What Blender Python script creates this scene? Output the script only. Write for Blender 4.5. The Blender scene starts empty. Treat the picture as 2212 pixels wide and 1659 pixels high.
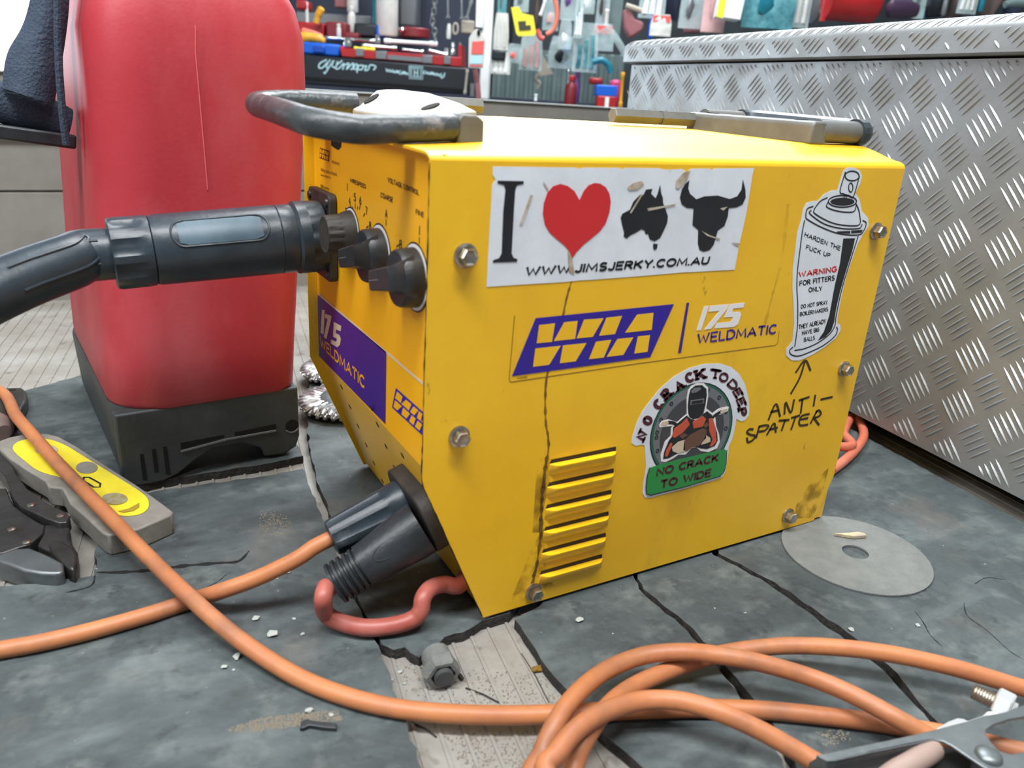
import bpy, bmesh, math, random
from mathutils import Vector as V, Matrix

# ------------------------------------------------------------------ camera
sc = bpy.context.scene
COL = sc.collection
RX = V((0.8736415989776887, -0.4826979589261914, 0.06126203542322323))
RY = V((-0.11949309347580508, -0.3348938872478646, -0.9346483215068633))
RZ = V((0.47166911828875335, 0.8092272639577236, -0.350256303469626))
CAM = V((-0.17774442327019313, -0.41163774195327607, 0.3601484619326701))
FPX = 1669.094
cd = bpy.data.cameras.new('camera')
cam = bpy.data.objects.new('camera', cd)
COL.objects.link(cam)
cam.matrix_world = Matrix(((RX.x, -RY.x, -RZ.x, CAM.x), (RX.y, -RY.y, -RZ.y, CAM.y),
                           (RX.z, -RY.z, -RZ.z, CAM.z), (0, 0, 0, 1)))
cd.sensor_width = 36.0
cd.lens = 36.0 * FPX / 2212.0
cd.clip_start = 0.02
cd.clip_end = 60
cd.dof.use_dof = True
cd.dof.focus_distance = 0.72
cd.dof.aperture_fstop = 8.0
sc.camera = cam

# ------------------------------------------------------------------ light
sc.view_settings.view_transform = 'Standard'
sc.view_settings.look = 'None'
sc.view_settings.exposure = 0.0
sc.view_settings.gamma = 1.0
sc.view_settings.use_curve_mapping = False

world = bpy.data.worlds.new('workshop_air')
sc.world = world
world.use_nodes = True
bgn = world.node_tree.nodes['Background']
bgn.inputs[0].default_value = (0.80, 0.92, 1.0, 1)
bgn.inputs[1].default_value = 0.28


def area(name, loc, target, sx, sy, power, color=(1, 1, 1)):
    l = bpy.data.lights.new(name, 'AREA')
    l.shape = 'RECTANGLE'
    l.size = sx
    l.size_y = sy
    l.energy = power
    l.color = color
    o = bpy.data.objects.new(name, l)
    COL.objects.link(o)
    o.location = loc
    o.rotation_euler = (V(target) - V(loc)).to_track_quat('-Z', 'Y').to_euler()
    return o


# fluorescent battens under the workshop roof
area('ceiling_batten', (-0.15, -0.6, 2.2), (0.1, -0.1, 0), 1.6, 0.25, 72, (0.97, 0.99, 1.0))
area('ceiling_batten_left', (-1.5, -0.1, 1.9), (0, 0.1, 0.2), 0.3, 1.4, 40, (0.98, 0.99, 1.0))
area('ceiling_batten_rear', (0.7, 1.0, 2.3), (0.5, 0.6, 0), 1.5, 0.3, 58, (0.94, 0.98, 1.0))
area('ceiling_batten_far', (1.7, 2.5, 2.2), (1.2, 2.6, 0.3), 2.2, 0.5, 70, (0.92, 0.98, 1.0))

# ------------------------------------------------------------------ pixel <-> place (photo frame 2212 x 1659)
def ray(u, v):
    return RX * ((u - 1106.0) / FPX) + RY * ((v - 829.5) / FPX) + RZ
GZ = -0.003                            # top of the rubber mats (the machine stands on 3 mm feet)
def gp(u, v, z=0.0):
    d = ray(u, v)
    z += GZ
    return CAM + d * ((z - CAM.z) / d.z)
def onY(u, v, y):
    d = ray(u, v)
    return CAM + d * ((y - CAM.y) / d.y)
def onX(u, v, x):
    d = ray(u, v)
    return CAM + d * ((x - CAM.x) / d.x)
def onP(u, v, p, n):
    d = ray(u, v)
    return CAM + d * ((p - CAM).dot(n) / d.dot(n))
def px(p):
    q = p - CAM
    return (1106 + FPX * q.dot(RX) / q.dot(RZ), 829.5 + FPX * q.dot(RY) / q.dot(RZ))
HD = V((0.5036, 0.864, 0.0))          # level heading of the shop beyond the tray
HR = V((0.864, -0.5036, 0.0))
def bgp(u, v, d):
    r = ray(u, v)
    return CAM + r * (d / (r.x * HD.x + r.y * HD.y))

# ------------------------------------------------------------------ materials
def lin(c):
    def f(x):
        x /= 255.0
        return x / 12.92 if x <= 0.04045 else ((x + 0.055) / 1.055) ** 2.4
    return (f(c[0]), f(c[1]), f(c[2]), 1.0)

def mat(name, col, rough=0.5, metal=0.0, col2=None, scale=25.0, bump=0.0, bscale=80.0, coat=0.0,
        alpha=1.0, emit=0.0, detail=6.0, lo=0.35, hi=0.65, stretch=None, spec=0.5, rough2=None, trans=0.0):
    m = bpy.data.materials.new(name)
    m.use_nodes = True
    nt = m.node_tree
    b = nt.nodes['Principled BSDF']
    b.inputs['Base Color'].default_value = lin(col)
    b.inputs['Roughness'].default_value = rough
    b.inputs['Metallic'].default_value = metal
    b.inputs['Specular IOR Level'].default_value = spec
    b.inputs['Coat Weight'].default_value = coat
    b.inputs['Alpha'].default_value = alpha
    b.inputs['Transmission Weight'].default_value = trans
    tc = nt.nodes.new('ShaderNodeTexCoord')
    mp = nt.nodes.new('ShaderNodeMapping')
    nt.links.new(tc.outputs['Object'], mp.inputs[0])
    if stretch:
        mp.inputs['Scale'].default_value = stretch[:3]
        if len(stretch) > 3:
            mp.inputs['Rotation'].default_value = (0, 0, stretch[3])
    if col2 is not None:
        n = nt.nodes.new('ShaderNodeTexNoise')
        n.inputs['Scale'].default_value = scale
        n.inputs['Detail'].default_value = detail
        n.inputs['Roughness'].default_value = 0.65
        nt.links.new(mp.outputs[0], n.inputs['Vector'])
        r = nt.nodes.new('ShaderNodeValToRGB')
        r.color_ramp.elements[0].position = lo
        r.color_ramp.elements[1].position = hi
        r.color_ramp.elements[0].color = lin(col)
        r.color_ramp.elements[1].color = lin(col2)
        nt.links.new(n.outputs['Fac'], r.inputs[0])
        nt.links.new(r.outputs[0], b.inputs['Base Color'])
        if rough2 is not None:
            q = nt.nodes.new('ShaderNodeMapRange')
            q.inputs[1].default_value = lo
            q.inputs[2].default_value = hi
            q.inputs[3].default_value = rough
            q.inputs[4].default_value = rough2
            nt.links.new(n.outputs['Fac'], q.inputs[0])
            nt.links.new(q.outputs[0], b.inputs['Roughness'])
    if bump:
        n2 = nt.nodes.new('ShaderNodeTexNoise')
        n2.inputs['Scale'].default_value = bscale
        n2.inputs['Detail'].default_value = 5
        nt.links.new(mp.outputs[0], n2.inputs['Vector'])
        bp = nt.nodes.new('ShaderNodeBump')
        bp.inputs['Strength'].default_value = bump
        bp.inputs['Distance'].default_value = 0.002
        nt.links.new(n2.outputs['Fac'], bp.inputs['Height'])
        nt.links.new(bp.outputs[0], b.inputs['Normal'])
    if emit:
        b.inputs['Emission Color'].default_value = lin(col)
        b.inputs['Emission Strength'].default_value = emit
    return m

def layer(m, col, scale, lo, hi, amount=1.0, stretch=None, detail=8.0, rough=None, seed=0.0):
    """one more coat of dirt, wear or painted sheen over whatever feeds the base colour"""
    nt = m.node_tree
    b = nt.nodes['Principled BSDF']
    tc = nt.nodes.new('ShaderNodeTexCoord')
    mp = nt.nodes.new('ShaderNodeMapping')
    nt.links.new(tc.outputs['Object'], mp.inputs[0])
    mp.inputs['Location'].default_value = (seed, seed * 1.7, seed * 0.3)
    if stretch:
        mp.inputs['Scale'].default_value = stretch[:3]
        if len(stretch) > 3:
            mp.inputs['Rotation'].default_value = (0, 0, stretch[3])
    n = nt.nodes.new('ShaderNodeTexNoise')
    n.inputs['Scale'].default_value = scale
    n.inputs['Detail'].default_value = detail
    n.inputs['Roughness'].default_value = 0.6
    nt.links.new(mp.outputs[0], n.inputs['Vector'])
    q = nt.nodes.new('ShaderNodeMapRange')
    q.inputs[1].default_value = lo
    q.inputs[2].default_value = hi
    q.inputs[3].default_value = 0
    q.inputs[4].default_value = amount
    nt.links.new(n.outputs['Fac'], q.inputs[0])
    mx = nt.nodes.new('ShaderNodeMixRGB')
    mx.inputs[2].default_value = lin(col)
    nt.links.new(q.outputs[0], mx.inputs[0])
    inp = b.inputs['Base Color']
    if inp.is_linked:
        nt.links.new(inp.links[0].from_socket, mx.inputs[1])
    else:
        mx.inputs[1].default_value = inp.default_value
    nt.links.new(mx.outputs[0], inp)
    if rough is not None:
        q2 = nt.nodes.new('ShaderNodeMapRange')
        q2.inputs[1].default_value = lo
        q2.inputs[2].default_value = hi
        q2.inputs[3].default_value = b.inputs['Roughness'].default_value
        q2.inputs[4].default_value = rough
        nt.links.new(n.outputs['Fac'], q2.inputs[0])
        nt.links.new(q2.outputs[0], b.inputs['Roughness'])
    return m

MT = {}
MT['yellow'] = mat('yellow_paint', (243, 190, 2), 0.50, 0, (234, 177, 2), 9, 0.05, 220, coat=0.7)
MT['yellow'].node_tree.nodes['Principled BSDF'].inputs['Coat Roughness'].default_value = 0.42
layer(MT['yellow'], (150, 105, 30), 7, 0.60, 0.78, 0.55, (1, 1, 0.5), rough=0.6)
layer(MT['yellow'], (60, 42, 22), 95, 0.70, 0.76, 0.8, (1, 1, 0.45), seed=3.1)
MT['front'] = mat('front_label_yellow', (240, 174, 14), 0.38, 0, (234, 166, 14), 6)
MT['purple'] = mat('purple_ink', (58, 30, 120), 0.4, 0, (66, 38, 132), 12)
layer(MT['purple'], (180, 170, 210), 160, 0.72, 0.78, 0.6)
MT['blueink'] = mat('violet_blue_ink', (48, 28, 150), 0.4, 0, (44, 26, 132), 20)
layer(MT['blueink'], (170, 170, 220), 150, 0.70, 0.76, 0.7)
MT['white'] = mat('white_vinyl', (226, 230, 236), 0.42, 0, (212, 216, 222), 30)
layer(MT['white'], (120, 105, 90), 90, 0.68, 0.76, 0.6)
MT['white2'] = mat('white_ink', (232, 228, 226), 0.45)
MT['blackink'] = mat('black_ink', (26, 26, 30), 0.45, 0, (34, 34, 38), 30)
layer(MT['blackink'], (190, 190, 190), 170, 0.72, 0.76, 0.7)
MT['redink'] = mat('red_ink', (206, 44, 46), 0.42, 0, (200, 40, 42), 20)
MT['maroon'] = mat('maroon_ink', (74, 28, 36), 0.5)
MT['greenink'] = mat('green_ink', (44, 138, 66), 0.45)
MT['dkgreen'] = mat('dark_green_ink', (38, 96, 76), 0.45)
MT['greyink'] = mat('grey_ink', (112, 112, 116), 0.5)
MT['dkgreyink'] = mat('dark_grey_ink', (66, 66, 70), 0.5)
MT['orangeink'] = mat('orange_ink', (196, 84, 58), 0.5)
MT['brownink'] = mat('brown_ink', (104, 72, 56), 0.5)
MT['skinink'] = mat('beige_ink', (206, 186, 160), 0.5)
MT['marker'] = mat('marker_pen', (42, 34, 14), 0.5, 0, (66, 52, 14), 60)
MT['rust'] = mat('grimy_crack', (92, 66, 22), 0.8, 0, (140, 104, 20), 70)
MT['peel'] = mat('peeled_backing', (150, 128, 98), 0.8, 0, (196, 186, 172), 120)
MT['zinc'] = mat('zinc_plated_steel', (196, 190, 180), 0.32, 1.0, (150, 140, 125), 90, 0.1, 200)
MT['blackpl'] = mat('black_plastic', (30, 34, 38), 0.42, 0, (44, 48, 52), 40, 0.15, 250)
layer(MT['blackpl'], (96, 92, 86), 22, 0.55, 0.75, 0.35)
MT['blackdusty'] = mat('dusty_black_plastic', (34, 32, 30), 0.6, 0, (62, 56, 50), 30, 0.2, 200)
MT['bluerub'] = mat('blue_black_plastic', (34, 44, 52), 0.38, 0, (48, 58, 66), 30, 0.1, 220)
layer(MT['bluerub'], (120, 124, 124), 40, 0.62, 0.78, 0.4)
MT['void'] = mat('dark_opening', (8, 7, 6), 0.9)
MT['grip'] = mat('worn_black_grip', (44, 50, 54), 0.36, 0, (70, 74, 76), 55, 0.5, 110)
layer(MT['grip'], (150, 142, 140), 45, 0.60, 0.72, 0.6, rough=0.6)
MT['cast'] = mat('dull_cast_alloy', (110, 113, 112), 0.5, 0.15, (98, 98, 95), 30, 0.15, 180)
MT['cast2'] = mat('pale_cast_alloy', (184, 182, 172), 0.5, 0.15, (166, 162, 152), 30, 0.1, 150)
MT['orange'] = mat('orange_cable_sheath', (188, 120, 74), 0.5, 0, (168, 104, 68), 18, 0.1, 120)
layer(MT['orange'], (104, 78, 66), 14, 0.52, 0.72, 0.75)
layer(MT['orange'], (70, 50, 40), 120, 0.70, 0.76, 0.6, seed=2)
MT['redcable'] = mat('red_cable_sheath', (152, 70, 58), 0.45, 0, (172, 98, 88), 30, 0.05, 120)
MT['pinkcable'] = mat('faded_orange_cord', (222, 132, 108), 0.5, 0, (210, 112, 84), 20)
MT['rubber'] = mat('grey_rubber_mat', (50, 57, 59), 0.68, 0, (76, 84, 85), 10, 0.6, 140, lo=0.34, hi=0.66)
layer(MT['rubber'], (116, 125, 125), 8, 0.50, 0.76, 0.5, (1, 3.2, 1, 0.25))
layer(MT['rubber'], (112, 117, 114), 42, 0.52, 0.72, 0.5, seed=7)
layer(MT['rubber'], (32, 37, 40), 9, 0.53, 0.72, 0.7, (1, 2.4, 1, -0.3), seed=5)
layer(MT['rubber'], (30, 34, 37), 60, 0.58, 0.72, 0.6, seed=15)
layer(MT['rubber'], (118, 110, 100), 7, 0.55, 0.74, 0.55, seed=9)
layer(MT['rubber'], (186, 188, 180), 170, 0.70, 0.75, 0.8, seed=1.3)
MT['rubberedge'] = mat('crumbly_rubber_edge', (30, 30, 29), 0.95, 0, (58, 55, 52), 160, 0.8, 300)
MT['tray'] = mat('dusty_aluminium_floor', (152, 149, 143), 0.6, 0.2, (134, 128, 120), 22, 0.3, 220)
layer(MT['tray'], (80, 72, 66), 60, 0.60, 0.72, 0.6)
layer(MT['tray'], (166, 166, 162), 9, 0.55, 0.7, 0.5)
MT['tread'] = mat('aluminium_tread_plate', (166, 170, 172), 0.42, 0.65, (146, 148, 148), 9, 0.12, 150, rough2=0.52)
MT['bars'] = MT['tread']
MT['red'] = mat('red_polyethylene', (166, 38, 48), 0.5, 0, (174, 50, 60), 5, 0.08, 260)
layer(MT['red'], (190, 104, 110), 9, 0.48, 0.8, 0.5, (1, 1, 0.5))  # pinkish sheen of reflected light, mixed with dust, painted over the red
layer(MT['red'], (232, 190, 186), 70, 0.72, 0.77, 0.6, (1, 1, 0.5))
MT['base'] = mat('black_base_plastic', (50, 54, 55), 0.55, 0, (64, 68, 69), 18, 0.15, 200)
layer(MT['base'], (108, 104, 96), 10, 0.58, 0.8, 0.4)
MT['web'] = mat('blue_black_webbing', (44, 58, 76), 0.8, 0, (56, 68, 84), 90, 0.9, 420)
MT['levelgrey'] = mat('dusty_grey_casting', (122, 118, 110), 0.6, 0.2, (142, 138, 130), 40, 0.2, 160)
MT['levelyel'] = mat('yellow_level_face', (224, 206, 44), 0.45, 0, (206, 190, 50), 30)
MT['steel'] = mat('dark_worn_steel', (92, 90, 90), 0.42, 0.8, (70, 68, 66), 40, 0.2, 180)
MT['steel2'] = mat('grey_pressed_steel', (128, 134, 136), 0.42, 0.75, (108, 114, 116), 30, 0.1, 180)
MT['bright'] = mat('bright_bare_metal', (226, 228, 228), 0.3, 0.7)
MT['wire'] = mat('brush_wire', (150, 150, 152), 0.36, 0.85, (210, 210, 212), 160)
MT['abrasive'] = mat('grey_abrasive', (104, 107, 105), 0.85, 0, (118, 120, 116), 60, 0.5, 700)
MT['stone'] = mat('pale_pebble', (150, 156, 152), 0.8, 0, (172, 174, 166), 60)
MT['sand'] = mat('sandy_grit', (146, 136, 120), 0.9)
MT['wood'] = mat('splintered_wood', (196, 176, 136), 0.8, 0, (150, 140, 128), 90)
MT['sideboard'] = mat('grey_painted_sideboard', (138, 136, 130), 0.5, 0.2, (126, 124, 118), 12, 0.05, 90)
MT['railtop'] = mat('lit_rail_edge', (196, 200, 198), 0.4, 0.5)  # light on the rail top put into a paler colour

# ------------------------------------------------------------------ mesh helpers
def nb():
    return bmesh.new()

def mesh_of(name, bm, mats, smooth=True, ang=38):
    bmesh.ops.recalc_face_normals(bm, faces=bm.faces[:])
    me = bpy.data.meshes.new(name)
    bm.to_mesh(me)
    bm.free()
    for m in (mats if isinstance(mats, (list, tuple)) else [mats]):
        me.materials.append(MT[m] if isinstance(m, str) else m)
    if smooth:
        me.polygons.foreach_set('use_smooth', [True] * len(me.polygons))
        me.set_sharp_from_angle(angle=math.radians(ang))
    return me

def wloc(o):
    p = V((0, 0, 0))
    while o is not None:
        p = p + o.location
        o = o.parent
    return p

def thing(name, label, cat, loc, group=None):
    o = bpy.data.objects.new(name, None)
    o.empty_display_size = 0.03
    COL.objects.link(o)
    o.location = loc
    tag(o, label, cat, group)
    return o

def tag(o, label=None, cat=None, group=None, kind=None):
    if label: o['label'] = label
    if cat: o['category'] = cat
    if group: o['group'] = group
    if kind: o['kind'] = kind
    return o

def part(name, bm, mats, parent, label=None, smooth=True, ang=38, bevel=0.0, seg=2):
    me = mesh_of(name, bm, mats, smooth, ang)
    o = bpy.data.objects.new(name, me)
    COL.objects.link(o)
    o.parent = parent
    o.location = -wloc(parent)
    if label: o['label'] = label
    if bevel:
        b = o.modifiers.new('bevel', 'BEVEL')
        b.width = bevel
        b.segments = seg
        b.limit_method = 'ANGLE'
        b.angle_limit = math.radians(40)
        b.harden_normals = False
    return o

def solo(name, bm, mats, label, cat, group=None, kind=None, smooth=True, ang=38, bevel=0.0):
    me = mesh_of(name, bm, mats, smooth, ang)
    lo = V((1e9,) * 3); hi = V((-1e9,) * 3)
    for v in me.vertices:
        for i in range(3):
            lo[i] = min(lo[i], v.co[i]); hi[i] = max(hi[i], v.co[i])
    b = V(((lo.x + hi.x) / 2, (lo.y + hi.y) / 2, lo.z))
    me.transform(Matrix.Translation(-b))
    o = bpy.data.objects.new(name, me)
    COL.objects.link(o)
    o.location = b
    tag(o, label, cat, group, kind)
    if bevel:
        md = o.modifiers.new('bevel', 'BEVEL')
        md.width = bevel
        md.segments = 2
        md.limit_method = 'ANGLE'
        md.angle_limit = math.radians(40)
    return o

def struct(name, bm, mats, smooth=False):
    me = mesh_of(name, bm, mats, smooth)
    o = bpy.data.objects.new(name, me)
    COL.objects.link(o)
    o['kind'] = 'structure'
    return o

def prism(bm, pts, off, mi=0):
    """flat outline swept by the vector off"""
    pts = [V(p) for p in pts]
    a = [bm.verts.new(p) for p in pts]
    b = [bm.verts.new(p + off) for p in pts]
    fs = [bm.faces.new(a), bm.faces.new(b[::-1])]
    n = len(a)
    for i in range(n):
        fs.append(bm.faces.new((a[i], b[i], b[(i + 1) % n], a[(i + 1) % n])))
    for f in fs:
        f.material_index = mi
    return fs

def box(bm, c, s, ax=None, mi=0):
    c = V(c)
    ax = ax or (V((1, 0, 0)), V((0, 1, 0)), V((0, 0, 1)))
    vs = []
    for k in (-1, 1):
        for i, j in ((-1, -1), (1, -1), (1, 1), (-1, 1)):
            vs.append(bm.verts.new(c + ax[0] * (i * s[0] / 2) + ax[1] * (j * s[1] / 2) + ax[2] * (k * s[2] / 2)))
    for q in ((3, 2, 1, 0), (4, 5, 6, 7), (0, 1, 5, 4), (1, 2, 6, 5), (2, 3, 7, 6), (3, 0, 4, 7)):
        bm.faces.new([vs[i] for i in q]).material_index = mi

def frame(axis):
    a = V(axis).normalized()
    t = V((0, 0, 1)) if abs(a.z) < 0.9 else V((1, 0, 0))
    x = a.cross(t).normalized()
    y = x.cross(a).normalized()     # the 'up' side
    return a, x, y

def lathe(bm, base, axis, prof, seg=32, mod=None, cap0=True, cap1=True, mi=0):
    """profile of (distance along the axis, radius); mod(i, angle) scales a ring's radius"""
    a, x, y = frame(axis)
    base = V(base)
    rings = []
    for i, (s, r) in enumerate(prof):
        ring = []
        for k in range(seg):
            t = 2 * math.pi * k / seg
            rr = r * (mod(i, t) if mod else 1.0)
            ring.append(bm.verts.new(base + a * s + x * (rr * math.cos(t)) + y * (rr * math.sin(t))))
        rings.append(ring)
    for i in range(len(rings) - 1):
        for k in range(seg):
            f = bm.faces.new((rings[i][k], rings[i][(k + 1) % seg], rings[i + 1][(k + 1) % seg], rings[i + 1][k]))
            f.material_index = mi
    if cap0: bm.faces.new(rings[0][::-1]).material_index = mi
    if cap1: bm.faces.new(rings[-1]).material_index = mi

def spline(pts, n=8):
    pts = [V(p) for p in pts]
    out = []
    P = [pts[0] * 2 - pts[1]] + pts + [pts[-1] * 2 - pts[-2]]
    for i in range(1, len(P) - 2):
        p0, p1, p2, p3 = P[i - 1], P[i], P[i + 1], P[i + 2]
        for k in range(n):
            t = k / n
            out.append(0.5 * ((2 * p1) + (p2 - p0) * t + (2 * p0 - 5 * p1 + 4 * p2 - p3) * t * t + (3 * p1 - p0 - 3 * p2 + p3) * t ** 3))
    out.append(pts[-1])
    return out

def tube(bm, pts, r, seg=14, mi=0, cap=True):
    pts = [V(p) for p in pts]
    n = len(pts)
    rad = r if isinstance(r, (list, tuple)) else [r] * n
    t0 = (pts[1] - pts[0]).normalized()
    up = V((0, 0, 1)) if abs(t0.z) < 0.9 else V((1, 0, 0))
    x = t0.cross(up).normalized()
    rings = []
    for i in range(n):
        t = (pts[min(i + 1, n - 1)] - pts[max(i - 1, 0)])
        if t.length < 1e-9: t = t0
        t = t.normalized()
        x = (x - t * x.dot(t))
        x = x.normalized() if x.length > 1e-6 else t.orthogonal().normalized()
        y = t.cross(x)
        rings.append([bm.verts.new(pts[i] + x * (rad[i] * math.cos(2 * math.pi * k / seg)) + y * (rad[i] * math.sin(2 * math.pi * k / seg))) for k in range(seg)])
    for i in range(n - 1):
        for k in range(seg):
            bm.faces.new((rings[i][k], rings[i][(k + 1) % seg], rings[i + 1][(k + 1) % seg], rings[i + 1][k])).material_index = mi
    if cap:
        bm.faces.new(rings[0][::-1]).material_index = mi
        bm.faces.new(rings[-1]).material_index = mi

def loft(bm, rings, cap0=True, cap1=True, mi=0):
    vr = [[bm.verts.new(p) for p in r] for r in rings]
    n = len(vr[0])
    for i in range(len(vr) - 1):
        for k in range(n):
            bm.faces.new((vr[i][k], vr[i][(k + 1) % n], vr[i + 1][(k + 1) % n], vr[i + 1][k])).material_index = mi
    if cap0: bm.faces.new(vr[0][::-1]).material_index = mi
    if cap1: bm.faces.new(vr[-1]).material_index = mi

def rrect(x0, x1, y0, y1, rs, n=6):
    """rounded rectangle; rs = radii at (x0,y0),(x1,y0),(x1,y1),(x0,y1)"""
    out = []
    for (cx, cy, sx, sy, a0), r in zip(((x0, y0, 1, 1, 180), (x1, y0, -1, 1, 270), (x1, y1, -1, -1, 0), (x0, y1, 1, -1, 90)), rs):
        for k in range(n + 1):
            a = math.radians(a0 + 90 * k / n)
            out.append((cx + sx * r + r * math.cos(a), cy + sy * r + r * math.sin(a)))
    return out

def ribbon(bm, pts, nrm, w, t, mi=0):
    """a flat painted line of width w along pts, on a surface of normal nrm, t thick"""
    pts = [V(p) for p in pts]
    L, Rr = [], []
    for i in range(len(pts)):
        d = (pts[min(i + 1, len(pts) - 1)] - pts[max(i - 1, 0)]).normalized()
        s = d.cross(nrm).normalized() * (w / 2)
        L.append(pts[i] + s); Rr.append(pts[i] - s)
    d0 = (pts[1] - pts[0]).normalized() * (w * 0.35)
    d1 = (pts[-1] - pts[-2]).normalized() * (w * 0.35)
    L[0] -= d0 * 0.6; Rr[0] -= d0 * 0.6; L[-1] += d1 * 0.6; Rr[-1] += d1 * 0.6
    for i in range(len(pts) - 1):
        q = [L[i], L[i + 1], Rr[i + 1], Rr[i]]
        prism(bm, q, nrm * t, mi)

_tc = {}
def glyphs(s, bold=0.0, spacing=1.0):
    """outline of a line of text as flat faces, scaled to a unit-high, unit-wide box"""
    key = (s, bold, spacing)
    if key in _tc: return _tc[key]
    cu = bpy.data.curves.new('t', 'FONT')
    cu.body = s
    cu.offset = bold
    cu.space_character = spacing
    cu.resolution_u = 4
    o = bpy.data.objects.new('t', cu)
    COL.objects.link(o)
    dg = bpy.context.evaluated_depsgraph_get()
    dg.update()
    me = bpy.data.meshes.new_from_object(o.evaluated_get(dg))
    vs = [(v.co.x, v.co.y) for v in me.vertices]
    fs = [tuple(p.vertices) for p in me.polygons]
    bpy.data.objects.remove(o)
    bpy.data.curves.remove(cu)
    bpy.data.meshes.remove(me)
    x0 = min(v[0] for v in vs); x1 = max(v[0] for v in vs)
    y0 = min(v[1] for v in vs); y1 = max(v[1] for v in vs)
    w = max(x1 - x0, 1e-6); h = max(y1 - y0, 1e-6)
    r = ([((a - x0) / w, (b - y0) / h) for a, b in vs], fs, w / h)
    _tc[key] = r
    return r

def text_quad_plain(bm, s, bl, br, tl, nrm, lift, bold=0.0, spacing=1.0, mi=0, br2=None):
    vs, fs, _ = glyphs(s, bold, spacing)
    ex = V(br) - V(bl); ey = V(tl) - V(bl)
    vv = [bm.verts.new(V(bl) + ex * a + ey * b + nrm * lift) for a, b in vs]
    for f in fs:
        try: bm.faces.new([vv[i] for i in f]).material_index = mi
        except ValueError: pass

# ------------------------------------------------------------------ a plain stroke alphabet for painted lettering
def _a(cx, cy, rx, ry, a0, a1, n=9):
    return [(cx + rx * math.cos(math.radians(a0 + (a1 - a0) * k / n)), cy + ry * math.sin(math.radians(a0 + (a1 - a0) * k / n))) for k in range(n + 1)]
GL = {
 'A': (.8, [[(0, 0), (.4, 1), (.8, 0)], [(.14, .34), (.66, .34)]]),
 'B': (.62, [[(0, 0), (0, 1), (.32, 1)] + _a(.32, .76, .24, .24, 90, -90) + [(0, .52)], [(.32, .52)] + _a(.34, .26, .28, .26, 90, -90) + [(0, 0)]]),
 'C': (.7, [_a(.38, .5, .38, .5, 48, 312, 14)]),
 'D': (.7, [[(0, 0), (0, 1), (.28, 1)] + _a(.28, .5, .42, .5, 90, -90, 12) + [(0, 0)]]),
 'E': (.55, [[(.55, 1), (0, 1), (0, 0), (.55, 0)], [(0, .52), (.48, .52)]]),
 'F': (.54, [[(.54, 1), (0, 1), (0, 0)], [(0, .52), (.46, .52)]]),
 'G': (.74, [_a(.38, .5, .38, .5, 48, 330, 14) + [(.74, .45), (.45, .45)]]),
 'H': (.66, [[(0, 0), (0, 1)], [(.66, 0), (.66, 1)], [(0, .52), (.66, .52)]]),
 'I': (.02, [[(.01, 0), (.01, 1)]]),
 'J': (.42, [[(.42, 1), (.42, .25)] + _a(.21, .22, .21, .22, 0, -165)]),
 'K': (.64, [[(0, 0), (0, 1)], [(.62, 1), (0, .42)], [(.2, .58), (.64, 0)]]),
 'L': (.5, [[(0, 1), (0, 0), (.5, 0)]]),
 'M': (.86, [[(0, 0), (.06, 1), (.43, .22), (.80, 1), (.86, 0)]]),
 'N': (.68, [[(0, 0), (0, 1), (.68, 0), (.68, 1)]]),
 'O': (.8, [_a(.4, .5, .4, .5, 90, 450, 20)]),
 'P': (.58, [[(0, 0), (0, 1), (.3, 1)] + _a(.3, .74, .28, .26, 90, -90) + [(0, .48)]]),
 'R': (.62, [[(0, 0), (0, 1), (.3, 1)] + _a(.3, .75, .27, .25, 90, -90) + [(0, .5)], [(.28, .5), (.62, 0)]]),
 'S': (.58, [_a(.3, .75, .26, .25, 35, 270, 10) + _a(.29, .25, .28, .25, 90, -145, 10)]),
 'T': (.64, [[(0, 1), (.64, 1)], [(.32, 1), (.32, 0)]]),
 'U': (.64, [[(0, 1), (0, .3)] + _a(.32, .3, .32, .3, 180, 360, 10) + [(.64, 1)]]),
 'V': (.72, [[(0, 1), (.36, 0), (.72, 1)]]),
 'W': (1.0, [[(0, 1), (.25, 0), (.5, .8), (.75, 0), (1, 1)]]),
 'Y': (.68, [[(0, 1), (.34, .45), (.68, 1)], [(.34, .45), (.34, 0)]]),
 'X': (.68, [[(0, 1), (.68, 0)], [(0, 0), (.68, 1)]]),
 '3': (.5, [_a(.22, .75, .26, .25, 140, -90) + _a(.22, .26, .28, .26, 90, -140)]),
 '4': (.56, [[(.4, 0), (.4, 1), (0, .3), (.56, .3)]]),
 '5': (.54, [[(.5, 1), (.06, 1), (.03, .55)] + _a(.25, .32, .29, .32, 125, -140, 12)]),
 '6': (.54, [_a(.27, .3, .27, .3, 0, 360, 16), [(.01, .35), (.14, .75), (.4, 1)]]),
 '7': (.54, [[(0, 1), (.54, 1), (.18, 0)]]),
 '8': (.54, [_a(.27, .75, .22, .25, 0, 360, 14), _a(.27, .26, .27, .26, 0, 360, 14)]),
 '0': (.56, [_a(.28, .5, .28, .5, 0, 360, 18)]),
 '1': (.2, [[(0, .8), (.2, 1), (.2, 0)]]),
 '9': (.54, [_a(.27, .7, .27, .3, 0, 360, 16), [(.53, .65), (.4, .25), (.14, 0)]]),
 '.': (.04, [[(.02, 0), (.02, .06)]]), '-': (.4, [[(0, .5), (.4, .5)]]), ' ': (.28, []),
}
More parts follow.
